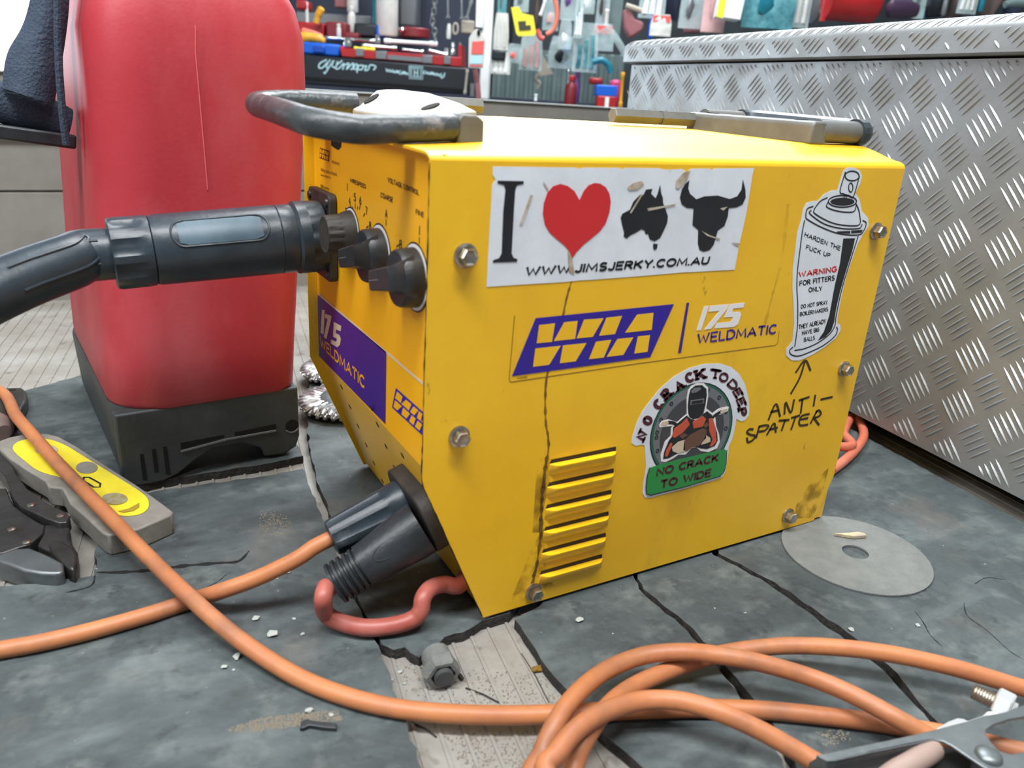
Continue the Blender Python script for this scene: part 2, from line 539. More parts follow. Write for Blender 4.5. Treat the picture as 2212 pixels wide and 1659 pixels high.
def stroke_text(bm, s, bl, br, tl, nrm, wt, gap=0.24, t=0.0001, serif=False, mi=0):
    """write s between bl and br (baseline) and tl (cap height of the first letter); wt = pen width as a part of the height"""
    bl, br, tl = V(bl), V(br), V(tl)
    tot = sum(GL[c][0] for c in s) + gap * (len(s) - 1)
    h = (tl - bl).length
    w = h * wt
    ratio = (br - bl).length / (tot * h + w)
    ex = (br - bl).normalized()
    ey = (tl - bl)
    ins = w / 2
    kx = ((br - bl).length - w) / tot
    o = bl + ex * ins + ey.normalized() * ins
    ky = (h - w) / h
    x = 0.0
    for c in s:
        gw, st = GL[c]
        for pl in st:
            pts = [o + ex * ((x + a) * kx) + ey * (b * ky) for a, b in pl]
            ribbon(bm, pts, nrm, w, t, mi)
            if serif:
                for p in (pl[0], pl[-1]):
                    if c in 'OCDSG' or p[1] not in (0, 1): continue
                    q_ = o + ex * ((x + p[0]) * kx) + ey * (p[1] * ky)
                    ribbon(bm, [q_ - ex * w * 0.75, q_ + ex * w * 0.75], nrm, w * 0.7, t, mi)
        x += gw + gap

def text_quad(bm, s, bl, br, tl, nrm, lift, bold=0.0, spacing=1.0, mi=0, serif=False):
    if bold <= 0.0:
        return text_quad_plain(bm, s, bl, br, tl, nrm, lift, 0.0, spacing, mi)
    stroke_text(bm, s, V(bl) + nrm * lift, V(br) + nrm * lift, V(tl) + nrm * lift, nrm, bold, serif=serif, mi=mi)

# ================================================================== floor of the tray, mats, side board
bm = nb()
FZ = -0.0115
box(bm, (0.6, 0.35, FZ - 0.01), (4.2, 1.84, 0.02))
bm.faces.ensure_lookup_table()
# raised ribs of the extruded floor running across the tray
RD = (gp(1083, 1522, FZ - GZ) - gp(1016, 1373, FZ - GZ)); RD.z = 0; RD.normalize()
RNn = V((RD.y, -RD.x, 0))
r0 = gp(1016, 1373, FZ - GZ)
for k in range(-60, 62):
    c = r0 + RNn * (k * 0.0148)
    a, b = c - RD * 1.25, c + RD * 0.5
    def cut(p, d):
        return p
    pts = []
    for s in [i / 40.0 for i in range(41)]:
        p = a + (b - a) * s
        if -1.4 < p.x < 2.6 and -0.55 < p.y < 1.08: pts.append(p)
    if len(pts) < 2: continue
    p0, p1 = pts[0], pts[-1]
    w = RNn * 0.0011
    prism(bm, [p0 - w, p1 - w, p1 + w, p0 + w], V((0, 0, 0.0011)))
struct('floor', bm, 'tray')
bm = nb()
WY = 1.06
prof = [(WY, FZ), (WY, 0.05), (WY - 0.012, 0.055), (WY - 0.012, 0.062), (WY, 0.068), (WY, 0.165), (WY + 0.006, 0.168), (WY, 0.171), (WY, 0.246), (WY - 0.010, 0.25), (WY - 0.010, 0.256), (WY, 0.262), (WY, 0.315), (WY - 0.022, 0.318), (WY - 0.022, 0.342), (WY - 0.019, 0.3455), (WY + 0.028, 0.3455), (WY + 0.03, 0.342), (WY + 0.03, FZ)]
prism(bm, [V((-1.6, y, z)) for y, z in prof], V((4.2, 0, 0)))
struct('wall_back', bm, 'sideboard')
bm = nb()
box(bm, (0.5, WY - 0.001, 0.3462), (4.2, 0.052, 0.002))
struct('trim_1', bm, 'railtop')

MATT = 0.0084
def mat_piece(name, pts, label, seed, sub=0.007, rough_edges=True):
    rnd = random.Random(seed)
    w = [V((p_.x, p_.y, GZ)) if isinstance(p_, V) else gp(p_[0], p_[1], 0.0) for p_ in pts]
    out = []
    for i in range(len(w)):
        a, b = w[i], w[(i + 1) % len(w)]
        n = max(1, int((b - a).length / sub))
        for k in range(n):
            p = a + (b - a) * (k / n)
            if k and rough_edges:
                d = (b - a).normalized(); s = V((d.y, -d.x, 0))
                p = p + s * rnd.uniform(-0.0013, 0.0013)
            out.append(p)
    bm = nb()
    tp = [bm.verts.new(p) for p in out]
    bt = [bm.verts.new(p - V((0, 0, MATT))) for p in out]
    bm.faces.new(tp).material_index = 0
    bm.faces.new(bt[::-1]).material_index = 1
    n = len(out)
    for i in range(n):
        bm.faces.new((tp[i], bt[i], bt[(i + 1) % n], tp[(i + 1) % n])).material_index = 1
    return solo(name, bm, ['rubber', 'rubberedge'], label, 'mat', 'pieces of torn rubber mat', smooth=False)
far = V((1.9, -0.45, 0)); farb = V((1.9, 1.0, 0))
mat_piece('rubber_mat', [(-250, 1270), (0, 1266), (100, 1258), (204, 1243), (210, 1160), (214, 1105), (330, 1062), (440, 1046), (560, 1030), (655, 1012), (672, 1060), (700, 1130), (720, 1168), (735, 1230), (790, 1345), (818, 1395), (835, 1440), (870, 1540), (910, 1659), (960, 1800), (-250, 1800)], 'largest grey rubber mat piece under the crossing cables at front left', 1)
mat_piece('rubber_mat', [(664, 925), (672, 985), (690, 1050), (712, 1110), (735, 1160), (745, 1225), (800, 1345), (825, 1392), (850, 1404), (875, 1398), (905, 1420), (930, 1400), (960, 1376), (1000, 1366), (1042, 1340), (1100, 1325), (1130, 1290), V((0.25, 0.15, 0)), V((0.30, 0.30, 0)), (1000, 760), (780, 760), (668, 800)], 'grey rubber mat piece under the front of the yellow machine', 2)
mat_piece('rubber_mat', [(1112, 1338), (1145, 1385), (1180, 1440), (1215, 1480), (1242, 1508), (1280, 1560), (1320, 1600), (1395, 1665), (1500, 1760), (1720, 1760), (1690, 1640), (1660, 1590), (1600, 1510), (1555, 1450), (1520, 1405), (1470, 1350), (1425, 1312), (1380, 1272), V((0.21, 0.05, 0)), (1150, 1318)], 'narrow grey rubber mat strip right of the torn gap', 3)
mat_piece('rubber_mat', [(1390, 1273), (1430, 1306), (1479, 1343), (1534, 1397), (1571, 1443), (1620, 1500), (1680, 1580), (1716, 1640), (1760, 1760), (2120, 1760), (2060, 1610), (2010, 1560), (1960, 1505), (1905, 1445), (1830, 1385), (1740, 1318), (1660, 1262), (1590, 1222), (1540, 1198), V((0.318, 0.08, 0)), V((0.22, 0.06, 0))], 'grey rubber mat strip under the orange coil', 4)
mat_piece('rubber_mat', [(1553, 1196), (1601, 1219), (1674, 1258), (1754, 1312), (1846, 1377), (1922, 1439), (1974, 1502), (2026, 1560), (2080, 1605), (2160, 1760), (2500, 1760), V((0.56, -0.25, 0)), V((0.60, -0.12, 0)), V((0.635, 0.13, 0)), V((0.69, 0.62, 0)), V((0.31, 0.62, 0)), V((0.305, 0.30, 0)), V((0.335, 0.09, 0))], 'grey rubber mat piece under the cutting disc', 5)
mat_piece('rubber_mat', [V((-0.215, 0.325, 0)), V((-0.285, 0.50, 0)), V((-0.26, 0.60, 0)), V((-0.19, 0.64, 0)), V((-0.01, 0.645, 0)), V((0.004, 0.36, 0)), (655, 985), (560, 1005), (440, 1022), (330, 1040), (210, 1085)], 'grey rubber mat piece under the red tank, left part standing in for its shadow', 6)  # left of the tank this dark piece stands in for its cast shadow

# splits and a lifted flap edge in the mats
def crack(pts, w, label_parent, seed):
    rnd = random.Random(seed)
    c = spline([gp(u, v, 0.0002) for u, v in pts], 6)
    bm = nb(); prev = None
    for i, p in enumerate(c):
        ww = w * rnd.uniform(0.5, 1.3) * min(1, 0.25 + 6 * min(i, len(c) - 1 - i) / len(c))
        d_ = (c[min(i + 1, len(c) - 1)] - c[max(i - 1, 0)]).normalized(); s = V((-d_.y, d_.x, 0))
        a, b = p + s * ww * 0.5, p - s * ww * 0.5
        if prev: bm.faces.new([bm.verts.new(q_) for q_ in (prev[0], prev[1], b, a)])
        prev = (a, b)
    return part('split', bm, 'void', label_parent, 'dark split in the rubber', smooth=False)
mats_ = [o for o in COL.objects if o.name.startswith('rubber_mat')]
crack([(208, 1236), (260, 1236), (330, 1231), (400, 1222), (470, 1216), (515, 1212), (538, 1190)], 0.0042, mats_[0], 1)
crack([(205, 1243), (200, 1262), (178, 1272), (140, 1280)], 0.0014, mats_[0], 2)
crack([(490, 1240), (470, 1256), (440, 1272)], 0.0007, mats_[0], 3)
crack([(1975, 1318), (1995, 1345), (2010, 1372), (2035, 1396)], 0.0008, mats_[4], 4)
crack([(2082, 1300), (2090, 1330), (2130, 1360), (2180, 1405), (2212, 1425)], 0.0007, mats_[4], 5)
crack([(2105, 1262), (2130, 1248), (2170, 1252)], 0.0007, mats_[4], 6)

# ================================================================== the welder
L, W = 0.417, 0.2692
ZC, AF = 0.1212, 0.0509              # where the front slopes back under, and by how much
ZD, AR = 0.0448, 0.0145              # the same at the rear
ZE = 0.3232                          # where the side rolls over into the lid
XR = 0.0085                          # how far the front panel sits inside the casing
NS = V((0, -1, 0))
NF = V((-1, 0, 0))
NL = V((-ZC, 0, -AF)).normalized()   # outward from the sloping lower front

def sm(t):
    t = max(0.0, min(1.0, t))
    return t * t * (3 - 2 * t)
def ztop(x, y):
    yy = min(max(y, 0), W)
    return 0.3275 + sm((x + 0.03) / 0.2) * (0.0095 * sm(yy / 0.05) * (1 if yy < W - 0.02 else sm((W - yy) / 0.02) * 0.5 + 0.5) + 0.004 * yy / W)

def S(u, v, lift=0.0):
    p = onY(u, v, 0.0)
    return V((p.x, -lift, p.z))
def F(u, v, lift=0.0):
    p = onX(u, v, XR)
    return V((XR - lift, p.y, p.z))

welder = thing('welding_machine', 'yellow portable welding machine covered in stickers, standing on the grey rubber mat', 'welder', (0.2, 0.13, GZ))

# casing: two side sheets with the sloping ends, and the rolled lid between them
bm = nb()
prof = [(0, 0), (AF, 0)]
side = [(AF, 0), (L - AR, 0), (L, ZD), (L, ZE), (0, ZE), (0, ZC)]
for y, d in ((0.0, 0.0014), (W - 0.0014, 0.0014)):
    prism(bm, [V((x, y, z)) for x, z in side], V((0, d, 0)))
NX, rings = 24, []
for i in range(NX + 1):
    x = L * i / NX
    ring = [V((x, 0.0, ZE))]
    zt = ztop(x, 0.009)
    for k in range(1, 6):
        a = math.pi / 2 * k / 6
        ring.append(V((x, 0.009 * (1 - math.cos(a)), ZE + (zt - ZE) * math.sin(a))))
    for k in range(0, 25):
        y = 0.009 + (W - 0.018) * k / 24
        ring.append(V((x, y, ztop(x, y))))
    zt = ztop(x, W - 0.009)
    for k in range(1, 6):
        a = math.pi / 2 * k / 6
        ring.append(V((x, W - 0.009 + 0.009 * math.sin(a), ZE + (zt - ZE) * math.cos(a))))
    ring.append(V((x, W, ZE)))
    ring += [p + V((0, 0.0 , -0.0016)) for p in ring[::-1]][1:-1]
    rings.append(ring)
loft(bm, rings)
part('casing', bm, 'yellow', welder)

# front label panel, sloping vent panel, rear panel, floor pan
bm = nb()
box(bm, (XR + 0.001, W / 2, (ZC + 0.3265) / 2), (0.002, W - 0.003, 0.3265 - ZC))
part('front_panel', bm, 'front', welder)
bm = nb()
o0 = V((XR, 0, ZC))
o1 = V((AF + XR, 0, 0.001))
q = [V((XR, 0.0015, ZC)), V((AF + 0.0025, 0.0015, 0.001)), V((AF + 0.0025, W - 0.0015, 0.001)), V((XR, W - 0.0015, ZC))]
prism(bm, q, -NL * 0.002)
vp = part('vent_panel', bm, 'yellow', welder)
NV = (q[1] - q[0]).cross(V((0, 1, 0))).normalized()
if NV.x > 0: NV = -NV
def onvent(u, v, lift=0.0):
    return onP(u, v, q[0], NV) + NV * lift
bm = nb()
def Z8(x, y): return (620 + x / 4.367, 700 + y / 4.367)
for X, Y in ((515, 592), (595, 780), (672, 962), (748, 1140), (820, 1310), (855, 950), (935, 1155), (1015, 1355), (900, 1480), (985, 1560), (790, 790), (1090, 1240)):
    c = onvent(*Z8(X, Y), 0.0)
    if c.y > W - 0.01 or c.y < 0.02: continue
    ey = V((0, 1, 0)); ed = NV.cross(ey).normalized()
    prism(bm, [c + (ey * math.cos(t) + ed * math.sin(t)) * 0.0027 for t in [2 * math.pi * k / 12 for k in range(12)]], NV * 0.0002)
part('perforation', bm, 'void', vp, 'rows of small dark round vent holes')
bm = nb()
box(bm, (L - 0.012, W / 2, 0.185), (0.002, W - 0.003, 0.28))
box(bm, (L - 0.008, W / 2, 0.024), (0.012, W - 0.003, 0.046))
part('rear_panel', bm, 'yellow', welder)
bm = nb()
box(bm, ((AF + L - AR) / 2 + 0.004, W / 2, 0.003), (L - AR - AF - 0.012, W - 0.004, 0.003))
part('floor_pan', bm, 'blackdusty', welder)

for x, y in ((AF + 0.02, 0.03), (L - AR - 0.02, 0.03), (AF + 0.02, W - 0.03), (L - AR - 0.02, W - 0.03)):
    bm = nb(); lathe(bm, (x, y, GZ), (0, 0, 1), [(0, 0.010), (0.0045, 0.0105)], 16); part('foot', bm, 'blackdusty', welder, 'low rubber foot')
# side screws: hex washer head
def make_screw(u, v, r=0.0088):
    p = S(u, v)
    bm = nb()
    lathe(bm, p, NS, [(0, r * 1.12), (0.0014, r * 1.12), (0.0022, r * 0.9)], 28)
    lathe(bm, p, NS, [(0.001, r * 0.86), (0.0066, r * 0.86), (0.0078, r * 0.74)], 6, cap1=False)
    lathe(bm, p, NS, [(0.0078, r * 0.74), (0.0070, r * 0.55), (0.0066, 0.0001)], 6, cap0=False)
    part('hex_screw', bm, 'zinc', welder, ang=25)
for u, v, r in ((1005, 552, 0.0068), (991, 942, 0.0066), (1891, 499, 0.0064), (1822, 796, 0.0062), (1701, 1113, 0.0064), (1152, 1277, 0.0062)):
    make_screw(u, v, r)

# louvres
MT['slot'] = mat('shaded_slot', (40, 27, 10), 0.8)  # brown shading inside the louvre openings, put into the colour
def Z7(x, y): return (580 + x / 2.989, 900 + y / 2.989)
LV = [((1187, 995), (1333, 961)), ((1182, 1044), (1328, 1009)), ((1178, 1092), (1323, 1055)), ((1174, 1141), (1317, 1101)), ((1170, 1189), (1311, 1147)), ((1165, 1236), (1303, 1193))]
for a, b in LV:
    p0, p1 = S(*a), S(*b)
    z = (p0.z + p1.z) / 2
    x0, x1 = p0.x, p1.x
    bm = nb()
    secs = []
    for x, d in ((x0 + 0.0002, 0.1), (x0 + 0.004, 0.8), (x0 + 0.007, 1.0), (x1 - 0.007, 1.0), (x1 - 0.004, 0.8), (x1 - 0.0002, 0.1)):
        o = 0.0052 * d
        secs.append([V((x, 0.0005, z - 0.0035)), V((x, -o, z - 0.0040)), V((x, -o * 0.98, z - 0.0056)), V((x, -o * 0.6, z - 0.0092)), V((x, -o * 0.15, z - 0.0125)), V((x, 0.0005, z - 0.0135))])
    loft(bm, secs)
    lv = part('louvre', bm, 'yellow', welder)
    bm = nb()
    prism(bm, [V((x0 + 0.0015, -0.00015, z - 0.0005)), V((x1 - 0.001, -0.00015, z)), V((x1 - 0.0005, -0.00015, z - 0.0045)), V((x0, -0.00015, z - 0.0045))], V((0, -0.0001, 0)))
    part('slot', bm, MT['slot'], lv, 'dark slot opening')

# ---------------------------------------------------------------- stickers on the side
def Q1(x, y, l=0.0): return S(1040 + x / 3.456, 340 + y / 3.456, l)
def Q2(x, y, l=0.0): return S(1640 + x / 3.456, 340 + y / 3.456, l)
def Q3(x, y, l=0.0): return S(1340 + x / 4.878, 760 + y / 4.878, l)
def Q4(x, y, l=0.0): return S(1080 + x / 3.456, 620 + y / 3.456, l)
def Q5(x, y, l=0.0): return S(1580 + x / 7.541, 760 + y / 7.541, l)
T1 = 0.00015
def flat(name, fn, polys, lift, m, parent, label=None, t=T1):
    bm = nb()
    for pl in polys:
        prism(bm, [fn(x, y, lift) for x, y in pl], NS * t)
    return part(name, bm, m, parent, label, smooth=False)
def lines(name, fn, strokes, w, lift, m, parent, label=None, sm_=True):
    bm = nb()
    for st in strokes:
        pts = [fn(x, y, lift) for x, y in st]
        if sm_ and len(pts) > 2: pts = spline(pts, 5)
        ribbon(bm, pts, NS, w, 0.0001)
    return part(name, bm, m, parent, label, smooth=False)
def words(name, fn, rows, lift, m, parent, label=None, nrm=NS):
    bm = nb()
    for s, bl, br, tl, bold, sp in rows:
        text_quad(bm, s, fn(*bl, lift), fn(*br, lift), fn(*tl, lift), nrm, 0.0, bold, sp)
    return part(name, bm, m, parent, label, smooth=False)
def arc(cx, cy, rx, ry, a0, a1, n=16):
    return [(cx + rx * math.cos(math.radians(a0 + (a1 - a0) * k / n)), cy + ry * math.sin(math.radians(a0 + (a1 - a0) * k / n))) for k in range(n + 1)]

# 1. bumper sticker
st = flat('bumper_sticker', Q1, [[(85, 68), (300, 70), (520, 74), (700, 76), (725, 84), (760, 76), (1030, 78), (1050, 90), (1065, 78), (1320, 80), (1370, 92), (1500, 86), (1530, 112), (1560, 84), (1700, 82), (1722, 98), (1735, 82), (2035, 80), (2022, 128), (1975, 420), (1925, 640), (1888, 838), (1500, 858), (1200, 884), (800, 914), (740, 916), (610, 930), (300, 948), (36, 966), (50, 700), (72, 340), (78, 205), (104, 165), (82, 130)]], 0.0002, 'white', welder, 'white bumper sticker with heart, map and bull head')
flat('letter_print', Q1, [[(118, 173), (312, 176), (310, 198), (262, 208), (249, 246), (240, 380), (222, 715), (236, 748), (265, 758), (262, 778), (82, 784), (85, 766), (128, 752), (148, 716), (160, 400), (176, 240), (166, 206), (118, 194)]], 0.0005, 'blackink', st, 'black serif capital letter I')
heart = [(728, 318), (690, 250), (640, 212), (585, 197), (530, 215), (488, 265), (462, 340), (455, 420), (470, 500), (505, 560), (560, 610), (615, 655), (650, 695), (676, 752), (705, 708), (760, 650), (820, 602), (880, 552), (925, 490), (952, 410), (962, 330), (952, 270), (925, 222), (880, 194), (840, 190), (795, 208), (760, 250)]
flat('heart_print', Q1, [heart], 0.0005, 'redink', st, 'red heart')
flat('map_print', Q1, [[(1330, 205), (1338, 270), (1350, 300), (1352, 340), (1372, 390), (1388, 440), (1382, 490), (1360, 540), (1330, 600), (1290, 625), (1255, 612), (1240, 570), (1222, 572), (1215, 545), (1190, 535), (1150, 560), (1110, 580), (1080, 604), (1058, 590), (1062, 560), (1046, 500), (1036, 450), (1048, 420), (1105, 390), (1130, 330), (1180, 278), (1205, 280), (1225, 240), (1272, 234), (1262, 270), (1296, 305), (1312, 270)], [(1280, 642), (1312, 646), (1306, 680), (1286, 692), (1277, 668)]], 0.0005, 'blackink', st, 'black map outline')
flat('bull_print', Q1, [[(1548, 170), (1540, 230), (1552, 270), (1600, 312), (1660, 290), (1760, 284), (1850, 310), (1905, 290), (1938, 240), (1948, 165), (1966, 240), (1968, 300), (1945, 350), (1900, 372), (1842, 378), (1835, 440), (1810, 510), (1760, 545), (1745, 600), (1730, 650), (1700, 690), (1655, 703), (1625, 690), (1612, 640), (1615, 540), (1572, 505), (1580, 380), (1530, 376), (1492, 350), (1478, 300), (1492, 240), (1515, 200)]], 0.0005, 'blackink', st, 'black bull head')
words('web_address', Q1, [('WWW.JIMSJERKY.COM.AU', (318, 888), (1690, 800), (334, 812), 0.25, 1.0)], 0.0005, 'blackink', st, 'bold black web address')
for q_ in [[(360, 280), (380, 282), (330, 430), (300, 500), (280, 500), (310, 420), (345, 320)], [(1085, 220), (1130, 190), (1190, 175), (1210, 200), (1160, 240), (1100, 245)], [(1450, 170), (1500, 115), (1555, 95), (1530, 170), (1470, 235), (1445, 225)], [(1232, 380), (1440, 348), (1446, 356), (1255, 396), (1240, 400)], [(1104, 412), (1190, 270), (1200, 276), (1112, 418)], [(1635, 545), (1700, 580), (1780, 606), (1770, 614), (1680, 585)], [(460, 180), (500, 240), (488, 242), (458, 190)], [(1775, 380), (1832, 368), (1800, 396)], [(1862, 632), (1925, 640), (1912, 664)], [(640, 690), (672, 745), (690, 870), (650, 850)]]:
    flat('scuff', Q1, [q_], 0.0007, 'peel', st, 'torn scratch showing the backing')

# 2. maker's decal
dc = lines('maker_decal', Q4, [[(108, 215), (104, 260), (68, 680), (72, 705), (90, 708), (1000, 575), (2050, 435), (2072, 420), (2085, 330)]], 0.0005, 0.0001, 'rust', welder, 'clear decal with violet logo, white numerals and dark lettering', False)
flat('logo_field', Q4, [[(265, 232), (1297, 127), (1120, 523), (88, 665)]], 0.0002, 'blueink', dc, 'violet slanted logo block')
cells = [[(290, 283), (408, 270), (385, 408), (272, 418)], [(478, 262), (577, 252), (558, 385), (400, 402)], [(625, 243), (770, 232), (690, 370), (570, 382)], [(793, 228), (908, 215), (855, 350), (738, 362)], [(1022, 205), (1143, 192), (1130, 318), (932, 340)], [(262, 458), (450, 438), (365, 578), (245, 594)], [(468, 435), (643, 417), (562, 553), (445, 567)], [(715, 407), (828, 393), (772, 525), (662, 537)], [(875, 387), (992, 375), (918, 505), (795, 520)], [(1028, 367), (1117, 358), (1098, 482), (1000, 495)]]
flat('logo_letters', Q4, cells, 0.0004, 'yellow', dc, 'yellow block letters in the logo')
flat('divider', Q4, [[(1392, 118), (1411, 116), (1350, 490), (1328, 493)]], 0.0002, 'purple', dc, 'slanted violet divider line')
flat('numerals', Q4, [[(1522, 144), (1558, 140), (1500, 320), (1466, 324)], [(1566, 140), (1708, 127), (1692, 165), (1572, 312), (1522, 318), (1640, 176), (1556, 184)], [(1716, 127), (1826, 115), (1814, 152), (1738, 160), (1730, 186), (1790, 184), (1800, 205), (1775, 275), (1745, 297), (1600, 308), (1614, 270), (1722, 258), (1738, 222), (1672, 226)]], 0.0002, 'white2', dc, 'white slanted numerals')
words('lettering', Q4, [('WELDMATIC', (1466, 428), (2062, 350), (1474, 345), 0.2, 1.02)], 0.0002, 'purple', dc, 'dark slanted lettering')
words('code_print', Q4, [('WIN380', (128, 690), (202, 678), (128, 674), 0.0, 1.0)], 0.0002, 'blackink', dc)

# 3. spray can sticker
can = [(655, 75), (700, 75), (745, 95), (766, 140), (750, 200), (715, 265), (745, 310), (765, 400), (812, 455), (815, 510), (770, 580), (735, 640), (700, 740), (650, 880), (612, 1040), (585, 1180), (580, 1235), (604, 1250), (606, 1290), (570, 1350), (480, 1420), (390, 1475), (300, 1515), (240, 1515), (200, 1480), (198, 1430), (225, 1400), (245, 1370), (258, 1250), (255, 1120), (245, 980), (248, 840), (265, 700), (282, 560), (310, 470), (325, 390), (350, 340), (400, 325), (435, 325), (480, 275), (540, 245), (580, 245), (600, 180), (625, 100)]
sc_ = flat('spray_can_sticker', Q2, [can], 0.0002, 'white', welder, 'white spray can shaped sticker with black outlines')
flat('shade_print', Q2, [[(625, 605), (712, 603), (690, 700), (640, 860), (600, 1000), (570, 1130), (555, 1230), (535, 1290), (490, 1340), (435, 1366), (480, 1300), (520, 1180), (560, 960), (600, 790)], [(578, 552), (676, 548), (676, 568), (578, 566)], [(684, 545), (770, 540), (760, 562), (684, 566)], arc(618, 330, 90, 30, 0, 360, 20)[:-1]], 0.0004, 'blackink', sc_, 'dark shading stripe')
lines('outline_print', Q2, [
    [(640, 108), (600, 250), (625, 272), (668, 285), (700, 292), (745, 140)],
    arc(690, 138, 52, 36, 0, 360), arc(680, 225, 16, 34, 0, 360, 12),
    [(625, 330), (632, 285)], [(640, 330), (648, 285)],
    arc(618, 328, 105, 44, 0, 360, 20),
    [(513, 330), (500, 368), (560, 395), (640, 408), (705, 402), (722, 350)],
    [(505, 300), (450, 330), (405, 395), (420, 425), (520, 480), (620, 505), (740, 505), (748, 440), (735, 380), (715, 340)],
    [(400, 365), (355, 385), (345, 440), (360, 465), (470, 525), (600, 570), (740, 578), (780, 540), (795, 490), (770, 470)],
    [(385, 395), (375, 420), (480, 495), (610, 530), (740, 530), (765, 500)],
    [(335, 470), (318, 560), (300, 700), (282, 850), (278, 980), (285, 1110), (282, 1260), (268, 1370), (262, 1410)],
    [(735, 590), (690, 730), (640, 890), (600, 1040), (570, 1190), (560, 1260), (520, 1320), (440, 1380), (340, 1425), (262, 1440)],
    [(248, 1415), (225, 1440), (235, 1470), (290, 1482), (380, 1450), (480, 1400), (560, 1335), (580, 1290), (575, 1265)]], 0.0011, 0.0004, 'blackink', sc_, 'black outlines of the can')
words('can_lettering', Q2, [
    ('HARDEN THE', (332, 592), (598, 697), (340, 555), 0.2, 1.0), ('FUCK UP', (343, 685), (524, 752), (350, 648), 0.2, 1.0),
    ('FOR FITTERS', (296, 962), (560, 918), (296, 920), 0.2, 1.0), ('ONLY', (365, 1008), (468, 996), (364, 970), 0.2, 1.0),
    ('DO NOT SPRAY', (308, 1130), (508, 1096), (308, 1098), 0.18, 1.0), ('BOILERMAKERS', (300, 1186), (512, 1148), (300, 1154), 0.18, 1.0),
    ('THEY ALREADY', (290, 1284), (496, 1238), (290, 1248), 0.18, 1.0), ('HAVE BIG', (316, 1328), (446, 1300), (316, 1294), 0.18, 1.0), ('BALLS', (330, 1378), (413, 1362), (330, 1344), 0.16, 1.0)], 0.0004, 'blackink', sc_, 'black slogan lettering')
words('warning_lettering', Q2, [('WARNING', (290, 898), (578, 855), (290, 850), 0.24, 1.0)], 0.0004, 'redink', sc_, 'red warning word')

# 4. round welder sticker
outer = [(115, 960), (125, 890), (165, 760), (220, 640), (300, 530), (420, 380), (560, 260), (720, 170), (880, 125), (1040, 120), (1160, 155), (1250, 230), (1310, 340), (1345, 470), (1358, 600), (1350, 670), (1310, 720), (1270, 732), (1220, 705), (1205, 800), (1185, 890), (1140, 1000), (1128, 1120), (1108, 1250), (1080, 1310), (1010, 1345), (640, 1450), (320, 1535), (260, 1535), (232, 1490), (240, 1380), (268, 1220), (262, 1100), (252, 985), (215, 975), (160, 990)]
ws = flat('round_sticker', Q3, [outer], 0.0002, 'white', welder, 'round white sticker showing a masked welder above a green banner')
ring_o = arc(735, 760, 450, 455, 200, 380, 30)
def tilt(pts, cx=742, cy=825, sx=1.0, sy=1.0, sh=-0.30):
    return [(cx + (x - cx) * sx, cy + (y - cy) * sy + (x - cx) * sh) for x, y in pts]
flat('disc_print', Q3, [tilt(arc(742, 825, 436, 488, 0, 360, 40)[:-1])], 0.00035, 'blackink', ws)
flat('disc_green', Q3, [tilt(arc(742, 825, 424, 476, 0, 360, 40)[:-1])], 0.0005, 'dkgreen', ws)
flat('disc_grey', Q3, [tilt(arc(742, 825, 402, 454, 0, 360, 40)[:-1])], 0.00065, 'greyink', ws)
flat('disc_dark', Q3, [tilt(arc(745, 850, 338, 385, 0, 360, 40)[:-1])], 0.0008, 'dkgreyink', ws)
lines('rivet_print', Q3, [tilt(arc(742 + 370 * math.cos(t), 825 + 420 * math.sin(t), 14, 17, 0, 360, 8)) for t in [math.radians(a) for a in (-175, -150, -125, -62, -38, -12, 12, 165, 192)]], 0.001, 0.0008, 'blackink', ws)
flat('figure_halo', Q3, [[(420, 1150), (415, 1080), (460, 940), (520, 880), (525, 800), (545, 775), (405, 790), (400, 770), (425, 725), (495, 705), (590, 735), (640, 690), (690, 650), (690, 480), (705, 400), (740, 350), (800, 325), (870, 325), (915, 370), (915, 470), (895, 590), (960, 640), (1030, 590), (1110, 570), (1135, 575), (1120, 620), (1060, 650), (990, 670), (1000, 780), (1030, 860), (1040, 940), (1010, 1010), (920, 1050), (840, 1040), (790, 1000), (740, 1010), (680, 1075), (600, 1080), (540, 1120), (470, 1155)]], 0.00095, 'white2', ws, 'white halo around the figure')
flat('overalls_print', Q3, [[(545, 790), (600, 740), (690, 665), (730, 700), (800, 720), (860, 650), (905, 620), (955, 660), (975, 740), (1010, 850), (1015, 930), (985, 985), (900, 1020), (830, 1010), (760, 990), (690, 1030), (600, 1060), (500, 1115), (440, 1125), (450, 1050), (500, 930), (540, 880)]], 0.0011, 'blackink', ws)
flat('sleeve_print', Q3, [[(560, 800), (640, 745), (690, 690), (720, 760), (640, 850), (560, 900), (530, 880)], [(750, 730), (860, 670), (890, 700), (860, 780), (760, 800)], [(920, 700), (960, 690), (990, 790), (1000, 880), (960, 920), (925, 830)], [(470, 1040), (520, 950), (540, 960), (500, 1060), (480, 1100), (460, 1090)], [(960, 920), (1000, 890), (1000, 940), (960, 985), (930, 990)]], 0.00125, 'orangeink', ws, 'orange overalls')
flat('arm_print', Q3, [[(530, 1000), (600, 940), (665, 920), (665, 1040), (590, 1060), (540, 1040)], [(890, 870), (935, 900), (935, 940), (880, 960), (840, 970)]], 0.0014, 'skinink', ws)
flat('glove_print', Q3, [[(660, 930), (720, 870), (850, 800), (895, 810), (890, 900), (820, 980), (740, 1000), (690, 1040), (650, 1030)], [(610, 880), (660, 850), (700, 870), (640, 910)], [(860, 760), (905, 740), (920, 760), (880, 800)]], 0.0014, 'brownink', ws, 'brown crossed gloves')
flat('mask_print', Q3, [[(705, 640), (700, 560), (712, 450), (730, 390), (780, 350), (850, 345), (895, 385), (900, 450), (885, 560), (865, 640), (820, 690), (760, 705), (720, 685)]], 0.0011, 'blackink', ws, 'black welding mask')
